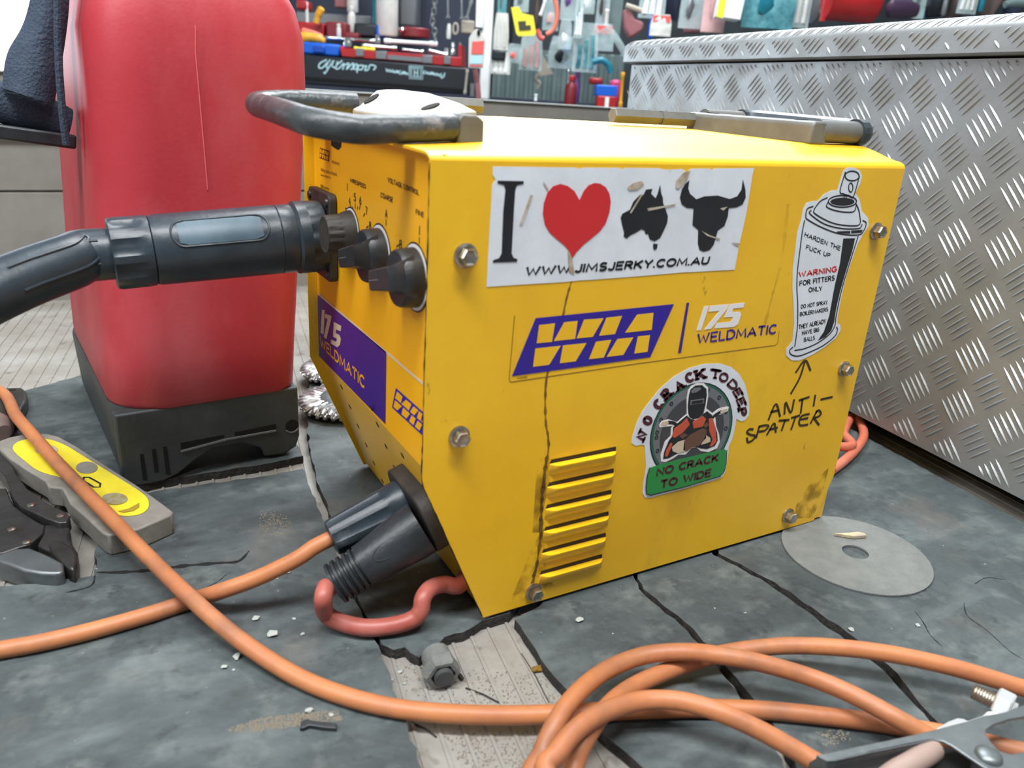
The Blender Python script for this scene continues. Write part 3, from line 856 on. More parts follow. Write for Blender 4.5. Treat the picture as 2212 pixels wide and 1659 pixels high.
flat('visor_print', Q3, [[(728, 505), (872, 485), (866, 535), (724, 555)], [(735, 410), (770, 375), (830, 370), (840, 385), (790, 420), (740, 430)]], 0.00125, 'greyink', ws)
flat('visor_glass', Q3, [[(740, 515), (860, 498), (856, 528), (736, 545)]], 0.0014, 'blackink', ws)
for q_ in ([(412, 765), (430, 730), (490, 722), (500, 745), (470, 775)], [(1040, 630), (1065, 600), (1122, 590), (1110, 618), (1060, 645)]):
    flat('torch_print', Q3, [q_], 0.0011, 'skinink', ws)
lines('torch_neck', Q3, [[(495, 738), (560, 748), (600, 800)], [(1050, 625), (980, 670), (930, 730)]], 0.0028, 0.0011, 'blackink', ws)
flat('banner_print', Q3, [[(305, 1215), (430, 1175), (640, 1120), (900, 1060), (1090, 1020), (1105, 1040), (1098, 1180), (1080, 1255), (1040, 1300), (640, 1420), (300, 1500), (270, 1470), (275, 1330)]], 0.0011, 'greenink', ws, 'green banner')
lines('banner_edge', Q3, [[(300, 1215), (275, 1300), (262, 1440), (270, 1490), (310, 1505), (640, 1425), (1040, 1305), (1085, 1255), (1105, 1180), (1112, 1030)]], 0.0008, 0.0011, 'blackink', ws, None, False)
words('banner_lettering', Q3, [('NO CRACK', (362, 1312), (1020, 1150), (372, 1218), 0.26, 1.0), ('TO WIDE', (405, 1440), (945, 1308), (412, 1345), 0.26, 1.0)], 0.0013, 'maroon', ws, 'dark maroon slogan on the banner')
bm = nb()
for ch, cx, cy, rot, w, h in (('N', 222, 880, -66, 105, 105), ('O', 283, 722, -62, 105, 105), ('C', 395, 550, -50, 105, 112), ('R', 480, 440, -42, 110, 115), ('A', 615, 355, -33, 115, 112), ('C', 725, 268, -20, 100, 112), ('K', 838, 235, -12, 115, 118), ('T', 998, 232, 8, 105, 112), ('O', 1085, 268, 25, 100, 112), ('D', 1182, 345, 45, 105, 108), ('E', 1232, 428, 58, 92, 100), ('E', 1268, 525, 66, 92, 100), ('P', 1282, 632, 78, 92, 100)):
    a = math.radians(rot)
    ex = (math.cos(a) * w / 2, math.sin(a) * w / 2); ey = (math.sin(a) * h / 2, -math.cos(a) * h / 2)
    text_quad(bm, ch, Q3(cx - ex[0] - ey[0], cy - ex[1] - ey[1], 0.0005), Q3(cx + ex[0] - ey[0], cy + ex[1] - ey[1], 0.0005), Q3(cx - ex[0] + ey[0], cy - ex[1] + ey[1], 0.0005), NS, 0, 0.27, serif=True)
part('arched_lettering', bm, 'maroon', ws, 'dark maroon arched slogan', smooth=False)

# 5. handwriting
hand = [[(1045, 335), (1195, 140), (1285, 300)], [(1190, 165), (1110, 420), (965, 680)],
        [(600, 1105), (720, 850), (790, 1050)], [(640, 980), (770, 950)],
        [(860, 1015), (880, 825), (965, 990), (1018, 780)], [(1100, 790), (1262, 735)], [(1155, 775), (1125, 1000)], [(1362, 705), (1335, 880)], [(1455, 775), (1640, 735)],
        [(350, 1262), (290, 1262), (250, 1310), (310, 1350), (385, 1370), (340, 1440), (265, 1468), (250, 1400)],
        [(400, 1400), (450, 1215)], [(450, 1215), (560, 1195), (600, 1215), (540, 1280), (450, 1300)],
        [(575, 1350), (690, 1165), (720, 1310)], [(620, 1265), (745, 1235)], [(775, 1120), (935, 1108)], [(870, 1120), (815, 1280)], [(975, 1075), (1110, 1035)], [(1040, 1065), (970, 1265)],
        [(1265, 1010), (1150, 1040), (1105, 1110), (1115, 1195), (1240, 1185)], [(1125, 1100), (1240, 1080)],
        [(1285, 1165), (1390, 960)], [(1370, 990), (1420, 950), (1455, 1010), (1400, 1060), (1330, 1075)], [(1345, 1085), (1425, 1190)]]
lines('marker_writing', Q5, hand, 0.0021, 0.0002, 'marker', welder, 'black marker handwriting with an arrow')

# grime: dark cracked dribble down the side, smears by the vents
def ragged(pts, fn, w0, w1, seed):
    rnd = random.Random(seed)
    c = spline([fn(*p, 0.00012) for p in pts], 7)
    bm = nb()
    prev = None
    for i, p in enumerate(c):
        w = (w0 + (w1 - w0) * i / len(c)) * rnd.uniform(0.35, 1.3)
        a = p + V((w * rnd.uniform(0.4, 0.7), 0, 0)); b = p - V((w * rnd.uniform(0.4, 0.7), 0, 0))
        if prev:
            bm.faces.new([bm.verts.new(q_) for q_ in (prev[0], a, b, prev[1])])
        prev = (a, b)
    return bm
def SP(u, v, l=0.0): return S(u, v, l)
part('grime_streak', ragged([(1240, 590), (1225, 640), (1212, 700), (1195, 760), (1180, 820), (1178, 900), (1185, 960), (1178, 1010), (1170, 1080), (1168, 1150), (1160, 1215), (1150, 1260)], SP, 0.0012, 0.0032, 4), 'rust', welder, 'dark cracked dribble of grime', smooth=False)
MT['grime'] = mat('translucent_grime', (104, 74, 18), 0.8, 0, alpha=1.0)
def alpha_noise(m, scale, lo, hi, amax):
    nt = m.node_tree
    tc = nt.nodes.new('ShaderNodeTexCoord')
    n = nt.nodes.new('ShaderNodeTexNoise'); n.inputs['Scale'].default_value = scale; n.inputs['Detail'].default_value = 8
    q_ = nt.nodes.new('ShaderNodeMapRange'); q_.inputs[1].default_value = lo; q_.inputs[2].default_value = hi; q_.inputs[3].default_value = 0; q_.inputs[4].default_value = amax
    nt.links.new(tc.outputs['Object'], n.inputs['Vector']); nt.links.new(n.outputs['Fac'], q_.inputs[0])
    nt.links.new(q_.outputs[0], nt.nodes['Principled BSDF'].inputs['Alpha'])
alpha_noise(MT['grime'], 60, 0.42, 0.78, 0.4)
bm = nb()
for pl in ([(1100, 1305), (1120, 1255), (1150, 1180), (1175, 1140), (1180, 1235), (1200, 1270), (1180, 1290)], [(1160, 1000), (1185, 970), (1200, 985), (1178, 1080), (1165, 1150), (1150, 1150)], [(1720, 1090), (1745, 1050), (1790, 1010), (1775, 1075), (1755, 1118), (1715, 1120)]):
    bm = nb(); prism(bm, [S(u, v, 0.00012) for u, v in pl], NS * 0.00004)
    part('grime_smear', bm, 'grime', welder, 'brown smear of grime', smooth=False)

part('grime_streak', ragged([(1702, 440), (1694, 520), (1684, 580), (1668, 640), (1652, 700)], SP, 0.0035, 0.0025, 6), 'grime', welder, 'faint brown streak of grime', smooth=False)
part('worn_edge', ragged([(926.5, 352), (924, 450), (922, 560), (918, 700), (914, 850), (911.5, 960), (910.5, 1040), (930, 1088), (958, 1150), (990, 1222), (1040, 1330)], lambda u, v, l: S(u, v, 0.0002) + V((0.0003, 0, 0)), 0.0008, 0.0008, 8), 'void', welder, 'dark chipped paint along the front edge', smooth=False)
# ---------------------------------------------------------------- front label
bm = nb()
fr = [('VOLTAGE CONTROL', (838.5, 393.5), (906, 423), (837.5, 382), 0.17), ('COARSE', (822.5, 426), (849, 438), (822.8, 414.5), 0.17), ('FINE', (899, 463), (916, 470.5), (899, 451), 0.18), ('WIRESPEED', (756.5, 393), (790.7, 408), (756.5, 383.7), 0.18)]
def letter(ch, u, v, h=0.0062):
    c = F(u, v, 0.0002); w = h * (0.2 if ch == 'I' else 0.72)
    text_quad(bm, ch, c + V((0, w / 2, -h / 2)), c + V((0, -w / 2, -h / 2)), c + V((0, w / 2, h / 2)), NF, 0, 0.16)
for s, bl, br, tl, b in fr:
    bm = nb()
    text_quad(bm, s, F(*bl, 0.0002), F(*br, 0.0002), F(*tl, 0.0002), NF, 0, b)
    part('dial_lettering', bm, 'blackink', welder, 'black dial lettering on the front', smooth=False)
for ch, u, v in (('A', 835, 461), ('3', 748, 457), ('4', 755.7, 434), ('5', 767, 426), ('6', 779, 433), ('7', 792, 455), ('8', 800, 487), ('B', 866, 528), ('I', 906.7, 498), ('I', 750.5, 404)):
    bm = nb(); letter(ch, u, v); part('dial_numeral', bm, 'blackink', welder, smooth=False)
for a, b in (((834.5, 474), (834.5, 487)), ((906.3, 513), (906.3, 526)), ((767.8, 439), (767.8, 450)), ((757.5, 443), (760.5, 454)), ((779, 441), (777, 452)), ((788.5, 461), (785.5, 467)), ((796, 488), (792, 492)), ((862, 529), (857, 533)), ((762, 446), (764, 453)), ((773.5, 446), (772.5, 452)), ((748, 463), (752, 466))):
    bm = nb(); ribbon(bm, [F(*a, 0.0002), F(*b, 0.0002)], NF, 0.0009, 0.0001); part('tick_mark', bm, 'blackink', welder, smooth=False)
bm = nb()
for s, bl, br, tl in (('Welding Industries of Australia', (693, 372), (728, 383), (693, 362)), ('www.welding.com.au', (693, 382), (714, 388), (693, 374)), ('500 series', (693, 405), (711, 411), (693, 398)), ('WELDMATIC', (717, 352), (734, 358), (717, 346))):
    text_quad(bm, s, F(*bl, 0.0002), F(*br, 0.0002), F(*tl, 0.0002), NF, 0, 0.0)
def grid_logo(bm, quad, lift, t):
    a, b, c, d = [F(*p, lift) for p in quad]
    def at(s, q_): return (a * (1 - s) + b * s) * (1 - q_) + (d * (1 - s) + c * s) * q_
    for u0, u1, u2, u3, v0, v1 in ((.06, .24, .22, .04, .1, .45), (.35, .52, .46, .24, .1, .45), (.58, .72, .62, .5, .1, .45), (.74, .84, .8, .7, .1, .45), (.90, .97, .95, .82, .1, .45), (.05, .26, .16, .04, .55, .9), (.30, .5, .42, .28, .55, .9), (.55, .66, .62, .5, .55, .9), (.72, .84, .78, .66, .55, .9), (.88, .95, .94, .86, .55, .9)):
        prism(bm, [at(u0, v0), at(u1, v0), at(u2, v1), at(u3, v1)], NF * t)
part('small_print', bm, 'maroon', welder, smooth=False)
bm = nb(); prism(bm, [F(u, v, 0.0002) for u, v in ((692, 319), (712, 326), (711, 349), (691, 341))], NF * T1)
o = part('corner_logo', bm, 'maroon', welder, 'small dark logo block', smooth=False)
bm = nb(); grid_logo(bm, ((692, 319), (712, 326), (711, 349), (691, 341)), 0.0004, T1); part('logo_letters', bm, 'front', o, smooth=False)
bm = nb(); prism(bm, [F(u, v, 0.0002) for u, v in ((688, 632), (915, 826), (915, 832), (688, 637))], NF * T1)
part('white_stripe', bm, 'skinink', welder, 'thin pale stripe', smooth=False)
bm = nb(); prism(bm, [F(u, v, 0.0002) for u, v in ((687, 637), (835, 760), (833, 916), (686, 765))], NF * T1)
pf = part('name_block', bm, 'purple', welder, 'purple block with large white numerals', smooth=False)
bm = nb()
def Z9(x, y): return (640 + x / 3.95, 580 + y / 3.95)
for pl in ([(225, 350), (247, 355), (238, 560), (212, 548)], [(252, 385), (305, 405), (300, 440), (262, 600), (240, 585), (272, 430), (250, 420)], [(325, 455), (388, 490), (384, 535), (345, 520), (342, 550), (372, 568), (385, 600), (378, 650), (355, 672), (300, 640), (302, 605), (345, 625), (352, 600), (318, 580)]):
    prism(bm, [F(*Z9(x, y), 0.0004) for x, y in pl], NF * T1)
part('numerals', bm, 'skinink', pf, 'pale slanted numerals', smooth=False)
bm = nb(); text_quad(bm, 'WELDMATIC', F(*Z9(208, 665), 0.0004), F(*Z9(590, 1035), 0.0004), F(*Z9(205, 570), 0.0004), NF, 0, 0.19)
part('lettering', bm, 'front', pf, 'orange lettering', smooth=False)
FLQ = (Z9(853, 1020), Z9(1130, 1265), Z9(1130, 1470), Z9(820, 1185))
bm = nb(); prism(bm, [F(u, v, 0.0002) for u, v in FLQ], NF * T1)
pl_ = part('front_logo', bm, 'blueink', welder, 'violet slanted logo on the front', smooth=False)
bm = nb(); grid_logo(bm, FLQ, 0.0004, T1); part('logo_letters', bm, 'front', pl_, smooth=False)
bm = nb(); prism(bm, [F(u, v, 0.0002) for u, v in ((716, 300), (738, 306), (737, 318), (731, 324), (724, 320), (716, 314))], NF * T1)
part('notch', bm, 'void', welder, 'dark cut-out under the lid', smooth=False)

# dial plates and knobs
for (y, z, r, name) in ((0.167, 0.2525, 0.0192, 'k'), (0.1032, 0.2486, 0.0212, 'k'), (0.0385, 0.2476, 0.0212, 'k')):
    bm = nb()
    lathe(bm, (XR, y, z), NF, [(0.0002, r + 0.0012), (0.0004, r + 0.0012)], 40)
    dp = part('dial_plate', bm, 'blackink', welder, 'white dial disc with black rim')
    bm = nb()
    lathe(bm, (XR, y, z), NF, [(0.0005, r), (0.0007, r)], 40)
    part('dial_face', bm, 'white2', dp)
def knob_round(y, z):
    bm = nb()
    def flute(i, t): return 1 - (0.07 if i in (4, 5) else 0) * (0.5 + 0.5 * math.cos(t * 16))
    lathe(bm, (XR, y, z), NF, [(0.001, 0.0178), (0.004, 0.0174), (0.0075, 0.0162), (0.0095, 0.0152), (0.0105, 0.0150), (0.0205, 0.0144), (0.0215, 0.0134), (0.0212, 0.0126), (0.0208, 0.011)], 64, flute)
    part('speed_knob', bm, 'blackdusty', welder, 'round fluted black knob', ang=25)
knob_round(0.167, 0.2525)
def knob_ptr(y, z):
    bm = nb()
    lathe(bm, (XR, y, z), NF, [(0.001, 0.0192), (0.006, 0.0189), (0.0115, 0.0184), (0.0132, 0.0174)], 40)
    a = math.radians(-15)
    ex = V((0, math.cos(a), math.sin(a))); ez = V((0, -math.sin(a), math.cos(a)))
    c0 = V((XR, y, z))
    def sec(d, h0, h1):
        return [c0 + NF * d + ex * e + ez * f for e, f in ((-0.0155, -h0), (0.0195, -h1), (0.0205, 0), (0.0195, h1), (-0.0155, h0), (-0.0168, 0))]
    loft(bm, [sec(0.006, 0.0135, 0.0080), sec(0.0135, 0.0105, 0.0074), sec(0.0160, 0.0080, 0.0070), sec(0.0230, 0.0074, 0.0066), sec(0.0242, 0.0064, 0.0058)])
    k = part('selector_knob', bm, 'blackpl', welder, 'black pointer knob', ang=30)
    bm = nb()
    ribbon(bm, [c0 + NF * 0.0243 + ex * 0.002, c0 + NF * 0.0243 + ex * 0.0185], NF, 0.0005, 0.0002)
    part('pointer_line', bm, 'greyink', k)
knob_ptr(0.1032, 0.2486)
knob_ptr(0.0385, 0.2476)

# torch socket flange
bm = nb()
ring = [(yy, zz) for yy, zz in rrect(0.2025, 0.2640, 0.2055, 0.2770, (0.006,) * 4, 5)]
prism(bm, [V((XR, yy, zz)) for yy, zz in ring], NF * 0.007)
fl = part('socket_flange', bm, 'blackdusty', welder, 'dusty black square torch socket', bevel=0.0012)
for yy, zz in ((0.2085, 0.2125), (0.2085, 0.2700), (0.2575, 0.2125), (0.2575, 0.2700)):
    bm = nb(); lathe(bm, (XR - 0.007, yy, zz), NF, [(0, 0.0036), (0.0016, 0.0033), (0.002, 0.002)], 16)
    part('flange_screw', bm, 'steel', fl)

# output socket block on the slope
bm = nb()
ey = V((0, 1, 0)); ed = NV.cross(ey).normalized()
if ed.z < 0: ed = -ed
c1 = onP(885, 1078, V((0, 0, ZC)), NV)
c2 = V((c1.x, 0.0365, c1.z)) - ed * 0.006
mid = (c1 + c2) / 2
outl = [mid + ey * a + ed * b for a, b in rrect(-0.0335, 0.0455, -0.026, 0.025, (0.022,) * 4, 8)]
prism(bm, [p - NV * 0.014 for p in outl], NV * 0.018)
part('output_socket', bm, 'blackdusty', welder, 'black twin socket block low on the front', bevel=0.0015)

# ---------------------------------------------------------------- handles on the lid
def handle(front):
    bm = nb()
    r = 0.0084
    if front:
        zz = 0.3388
        pts = [V((0.034, 0.048, zz)), V((0.02, 0.048, zz - 0.001)), V((-0.022, 0.048, zz - 0.0035))]
        for k in range(1, 9):
            a = math.pi / 2 * k / 8
            pts.append(V((-0.022 - 0.030 * math.sin(a), 0.078 - 0.030 * math.cos(a), zz - 0.0038 + 0.004 * k / 8)))
        pts.append(V((-0.0525, 0.13, zz + 0.002)))
        for k in range(0, 9):
            a = math.pi / 2 * k / 8
            pts.append(V((-0.022 - 0.030 * math.cos(a), 0.189 + 0.030 * math.sin(a), zz + 0.003 + 0.003 * k / 8)))
        pts += [V((0.0, 0.219, zz + 0.0065)), V((0.03, 0.219, zz + 0.0068))]
        rad = [r * 0.97] + [r] * (len(pts) - 2) + [r * 0.97]
        pts = [pts[0] + V((0.0045, 0, 0)), pts[0] + V((0.0035, 0, 0))] + pts
        rad = [r * 0.6, r * 0.86] + rad
        tube(bm, pts, rad, 24)
        part('carry_handle', bm, 'grip', welder, 'worn black tubular handle at the front', ang=60)
    else:
        zz = 0.3475
        pts = [V((0.366, 0.052, zz)), V((0.416, 0.052, zz))]
        tube(bm, pts, 0.0092, 18)
        hd_ = part('rear_handle', bm, 'cast', welder, 'grey tubular handle at the rear')
        bm = nb()
        pts = [V((0.366, 0.188, zz + 0.002)), V((0.4165, 0.188, zz + 0.002))]
        tube(bm, pts, 0.0092, 18)
        part('handle_leg', bm, 'cast', hd_)
        bm = nb()
        pts = [V((0.412, 0.052, zz))]
        for k in range(1, 8):
            a = math.pi / 2 * k / 8
            pts.append(V((0.414 + 0.015 * math.sin(a), 0.067 - 0.015 * math.cos(a), zz)))
        pts += [V((0.429, 0.12, zz + 0.001)), V((0.429, 0.173, zz + 0.002))]
        for k in range(1, 9):
            a = math.pi / 2 * k / 8
            pts.append(V((0.414 + 0.015 * math.cos(a), 0.173 + 0.015 * math.sin(a), zz + 0.002)))
        tube(bm, pts, 0.0112, 14)
        part('grip_sleeve', bm, 'bluerub', hd_, 'ribbed dark grip', ang=15)
handle(True)
handle(False)
def hex_stub(x0, x1, y, z, r, label):
    bm = nb()
    d = V((1 if x1 > x0 else -1, 0, 0)); ln = abs(x1 - x0)
    lathe(bm, (x0, y, z), d, [(0, r), (ln * 0.42, r), (ln * 0.42, r * 0.8), (ln * 0.47, r * 0.8), (ln * 0.47, r), (ln, r), (ln + 0.001, r * 0.93)], 6)
    part('hinge_stub', bm, 'cast', welder, label, ang=20)
# front bracket: wedge between the two legs
bm = nb()
secs = []
for y, xf, zf, xb, zb in ((0.062, 0.030, 0.3425, 0.059, 0.3485), (0.085, 0.022, 0.3440, 0.058, 0.3525), (0.13, 0.016, 0.3440, 0.055, 0.3575), (0.18, 0.016, 0.3440, 0.053, 0.3585), (0.203, 0.022, 0.3440, 0.053, 0.3570)):
    b = ztop(xf, y) - 0.0005
    secs.append([V((xf, y, b)), V((xb, y, ztop(xb, y) - 0.0005)), V((xb, y, zb)), V((xb - 0.012, y, zb - 0.0006)), V((xf + 0.006, y, zf + 0.001)), V((xf, y, zf - 0.002))])
loft(bm, secs)
fb = part('handle_bracket', bm, 'cast2', welder, 'pale cast bracket of the front handle', ang=50, bevel=0.001)
for hx, hy, hz, nn in ((0.0300, 0.182, 0.3503, V((-0.56, 0, 0.83))), (0.0385, 0.090, 0.3490, V((-0.36, 0, 0.93)))):
    bm = nb()
    lathe(bm, (hx, hy, hz), nn, [(-0.004, 0.0066), (0.0008, 0.0066)], 24)
    part('bolt_hole', bm, 'void', fb, 'dark recessed bolt hole')
for y0, y1 in ((0.042, 0.066), (0.203, 0.228)):
    bm = nb()
    zb = ztop(0.045, y0) - 0.0008
    h = 0.0175 if y0 < 0.1 else 0.016
    prism(bm, [V((x, y0, z)) for x, z in ((0.0368, zb), (0.0368, zb + h - 0.003), (0.0395, zb + h), (0.050, zb + h - 0.0008), (0.0545, zb + h - 0.004), (0.0545, zb))], V((0, y1 - y0, 0)))
    part('end_block', bm, 'cast', welder, 'grey end block of the front bracket', bevel=0.0012)
hex_stub(0.061, 0.139, 0.217, 0.3492, 0.0066, 'grey hexagonal stub behind the front bracket')
hex_stub(0.353, 0.2600, 0.190, 0.3482, 0.0070, 'grey hexagonal stub beside the rear bracket')
bm = nb()
zb = 0.338
prism(bm, [V((x, 0.044, z)) for x, z in ((0.3520, zb - 0.001), (0.3520, zb + 0.0145), (0.3545, zb + 0.017), (0.3665, zb + 0.0172), (0.3705, zb + 0.014), (0.3705, zb - 0.001))], V((0, 0.152, 0)))
rb = part('handle_bracket', bm, 'cast', welder, 'grey bar bracket of the rear handle', bevel=0.0018)
for yy in (0.066, 0.172):
    bm = nb()
    lathe(bm, (0.3625, yy, zb + 0.0172), (0, 0, 1), [(-0.003, 0.0058), (0.0004, 0.0058)], 24)
    part('bolt_hole', bm, 'void', rb, 'dark recessed bolt hole')

# ================================================================== torch lead plugged into the front
tp0 = V((XR - 0.007, 0.2246, 0.2411))
tp1 = onY(280, 545, 0.2246)
TA = (tp1 - tp0).normalized()
def along(u):
    lo, hi = 0.0, 0.5
    for _ in range(40):
        m = (lo + hi) / 2
        if px(tp0 + TA * m)[0] > u: lo = m
        else: hi = m
    return lo
torch = thing('torch_lead', 'thick black welding torch lead plugged into the front of the yellow machine', 'cable', tp0)
s_a, s_b, s_c, s_d, s_e = along(728), along(632), along(600), along(330), along(240)
bm = nb()
lathe(bm, tp0, TA, [(0, 0.024), (s_a, 0.0245), (s_a + 0.001, 0.0282), (s_a + 0.008, 0.0290), (s_a + 0.022, 0.0291), (s_b - 0.010, 0.0292), (s_b - 0.002, 0.0292), (s_b, 0.0270)], 48,
      lambda i, t: 1 - (0.0 if i not in (3, 4) else 0.075) * (1 if math.cos(t * 9) > 0.2 else 0))
part('collar_nut', bm, 'bluerub', torch, 'ribbed collar nut', ang=30)
bm = nb()
lathe(bm, tp0, TA, [(s_b - 0.001, 0.0262), (s_b + 0.001, 0.0272), (s_c, 0.0274), (s_c + 0.0006, 0.0268), (s_c + 0.0012, 0.0274), (s_d - 0.003, 0.0264), (s_d, 0.0256), (s_d + 0.001, 0.024)], 56)
tb = part('plug_body', bm, 'bluerub', torch, 'black cylindrical plug body')
# oval grip panel pressed into the body, facing up and towards the viewer
a_, x_, y_ = frame(TA)
def onbody(s, ang, r):
    k = min(max((s - s_b) / (s_d - s_b), 0), 1)
    rr = 0.0274 - 0.0010 * k + r
    return tp0 + TA * s + x_ * (rr * math.cos(ang)) + y_ * (rr * math.sin(ang))
vdir = (CAM - (tp0 + TA * (s_b + s_d) / 2)).normalized()
va = math.atan2(vdir.dot(y_), vdir.dot(x_))
sgn = 1 if onbody(0.1, va + 0.3, 0).z > onbody(0.1, va, 0).z else -1
c_ang = va + sgn * 0.42
s0, s1 = along(572), along(368)
pth = []
hw = 0.40
for k in range(0, 13):
    t = -math.pi / 2 + math.pi * k / 12
    pth.append((s1 - 0.009 + 0.009 * math.cos(t), hw * math.sin(t)))
for k in range(0, 13):
    t = math.pi / 2 + math.pi * k / 12
    pth.append((s0 + 0.009 + 0.009 * math.cos(t), hw * math.sin(t)))
pth.append(pth[0])
dense = []
for i in range(len(pth) - 1):
    n_ = 8 if abs(pth[i + 1][0] - pth[i][0]) > 0.02 else 1
    for k in range(n_):
        f_ = k / n_
        dense.append((pth[i][0] * (1 - f_) + pth[i + 1][0] * f_, pth[i][1] * (1 - f_) + pth[i + 1][1] * f_))
dense.append(pth[0])
bm = nb()
tube(bm, [onbody(s, c_ang + a, 0.0001) for s, a in dense], 0.0009, 6)
g = part('grip_panel', bm, 'bluerub', torch, 'raised oval rim of the grip panel')
bm = nb()
for i in range(10):
    for j in range(8):
        qa = []
        for (di, dj) in ((0, 0), (1, 0), (1, 1), (0, 1)):
            fs_ = s0 + 0.005 + (s1 - s0 - 0.010) * (i + di) / 10
            fa = -hw * 0.9 + 1.8 * hw * (j + dj) / 8
            edge = min((fs_ - s0), (s1 - fs_)) / 0.009
            fa *= min(1, 0.55 + 0.45 * edge)
            qa.append(bm.verts.new(onbody(fs_, c_ang + fa, 0.0004)))
        bm.faces.new(qa)
bmesh.ops.remove_doubles(bm, verts=bm.verts[:], dist=1e-6)
part('soft_inlay', bm, MT['web'] if False else mat('blue_grey_inlay', (74, 96, 108), 0.45, 0, (62, 82, 94), 60), g, 'blue grey inlay')
bm = nb()
lathe(bm, tp0, TA, [(s_d + 0.0005, 0.0240), (s_d + 0.001, 0.0262), (s_d + 0.006, 0.0266), (s_d + 0.012, 0.0266), (s_e - 0.004, 0.0266), (s_e - 0.001, 0.0258), (s_e, 0.0245), (s_e, 0.020)], 64,
      lambda i, t: 1 - (0.085 if i in (3, 4) and math.cos(t * 9) > 0.1 else 0))
part('rear_nut', bm, 'bluerub', torch, 'notched rear nut', ang=30)
# hose curling away to the left
e0 = tp0 + TA * (s_e - 0.002)
hp = [e0, e0 + TA * 0.02, onY(150, 567, 0.215), onY(60, 600, 0.20), onY(-30, 640, 0.185), onY(-150, 700, 0.165), onY(-300, 790, 0.15)]
hs = spline(hp, 10)
rads = [0.0188 + 0.0008 * min(1, i / 25) for i in range(len(hs))]
bm = nb(); tube(bm, hs, rads, 28)
hose = part('hose', bm, 'bluerub', torch, 'black rubber hose')
bm = nb()
for off in (0.55, -0.35):
    st_ = []
    for i in range(4, len(hs) - 25):
        t = (hs[i + 1] - hs[i]).normalized()
        xx = t.cross(V((0, 0, 1))).normalized(); yy = xx.cross(t)
        vd = (CAM - hs[i]).normalized(); ang = math.atan2(vd.dot(yy), vd.dot(xx))
        sg = 1 if yy.z * math.sin(ang + 0.1) + xx.z * math.cos(ang + 0.1) > yy.z * math.sin(ang) + xx.z * math.cos(ang) else -1
        st_.append(hs[i] + (xx * math.cos(ang + sg * off) + yy * math.sin(ang + sg * off)) * (rads[i] + 0.0001))
    tube(bm, st_, 0.0010, 6)
part('hose_rib', bm, 'bluerub', hose, 'raised rib lines')

# ================================================================== orange earth lead and its plug, red polarity lead
def dinse(parent, base, tip, r0, r1, m, flutes=True):
    ax = (tip - base); ln = ax.length; ax.normalize()
    bm = nb()
    if flutes:
        lathe(bm, base, ax, [(0, r0 * 1.04), (0.006, r0 * 1.04), (0.012, r0 * 0.98), (0.016, r0 * 0.97), (ln - 0.005, r1), (ln - 0.001, r1 * 0.95), (ln, r1 * 0.7)], 48,
              lambda i, t: 1 - (0.11 if i in (3, 4) and math.cos(t * 7 + 0.6) > 0.15 else 0))
    else:
        pr = [(0, r0), (0.008, r0), (ln * 0.68, r1 * 1.02)]
        k = ln * 0.68
        for q_ in range(5):
            d_ = (ln - k) / 5
            pr += [(k + d_ * (q_ + 0.1), r1 * 0.84), (k + d_ * (q_ + 0.35), r1 * 0.84), (k + d_ * (q_ + 0.45), r1 * 1.02), (k + d_ * (q_ + 0.9), r1 * 1.0)]
        pr += [(ln, r1 * 0.7)]
        lathe(bm, base, ax, pr, 36)
    return part('plug', bm, m, parent, None, ang=30)
b1 = c1 + NV * 0.005
t1 = onY(714, 1164, b1.y)
earth = thing('earth_lead', 'long orange welding cable with black plug, looping across the mat to the clamp', 'cable', V((t1.x, t1.y, 0)))
earth.location.z = 0.0
dinse(earth, b1, t1, 0.0172, 0.0138, 'bluerub')['label'] = 'blue black fluted plug'
RC = 0.0058
a1 = (t1 - b1).normalized()
run = [t1 - a1 * 0.006, t1 + a1 * 0.012]
zq = t1.z - GZ
run += [gp(640, 1208, zq * 0.80), gp(560, 1247, zq * 0.56), gp(480, 1276, zq * 0.34 + 0.002), gp(420, 1295, RC + 0.001), gp(330, 1325, RC), (gp(200, 1362, RC)), gp(80, 1390, RC), gp(-40, 1412, RC)]
run += [V((-0.36, 0.10, RC)), V((-0.46, 0.22, RC)), V((-0.47, 0.42, RC)), V((-0.40, 0.60, RC))]
run += [gp(-25, 838, 0.012), gp(40, 905, 0.027), gp(110, 985, 0.028), gp(170, 1048, 0.0275), gp(250, 1130, 0.0275), gp(290, 1172, 0.0255), gp(340, 1222, 0.021), gp(405, 1285, 0.019), gp(480, 1352, 0.014), gp(560, 1412, 0.009), gp(650, 1466, RC), gp(750, 1505, RC), gp(860, 1531, RC), gp(980, 1542, RC), gp(1100, 1545, RC), gp(1200, 1542, RC), gp(1320, 1536, RC), gp(1430, 1531, RC), gp(1540, 1530, RC), gp(1660, 1535, RC), gp(1790, 1548, RC), gp(1900, 1562, RC), gp(2020, 1582, RC)]
run += [gp(2130, 1605, RC), gp(2260, 1635, RC), gp(2420, 1660, RC), gp(2560, 1640, RC), gp(2600, 1590, RC), gp(2520, 1550, 0.010), gp(2380, 1530, 0.013)]
run += [gp(2215, 1488, 0.014), gp(2130, 1462, 0.018), gp(2040, 1437, 0.022), gp(1920, 1412, 0.024), gp(1800, 1398, 0.023), gp(1680, 1396, 0.02), gp(1560, 1412, 0.016), gp(1460, 1442, 0.012), gp(1370, 1482, 0.013), gp(1310, 1530, 0.022), gp(1262, 1600, 0.020), gp(1240, 1655, 0.012), gp(1230, 1720, RC)]
run += [V((0.02, -0.19, RC)), V((0.04, -0.235, RC)), V((0.09, -0.25, RC)), V((0.11, -0.225, 0.012)), V((0.085, -0.20, 0.020)), V((0.045, -0.19, 0.012))]
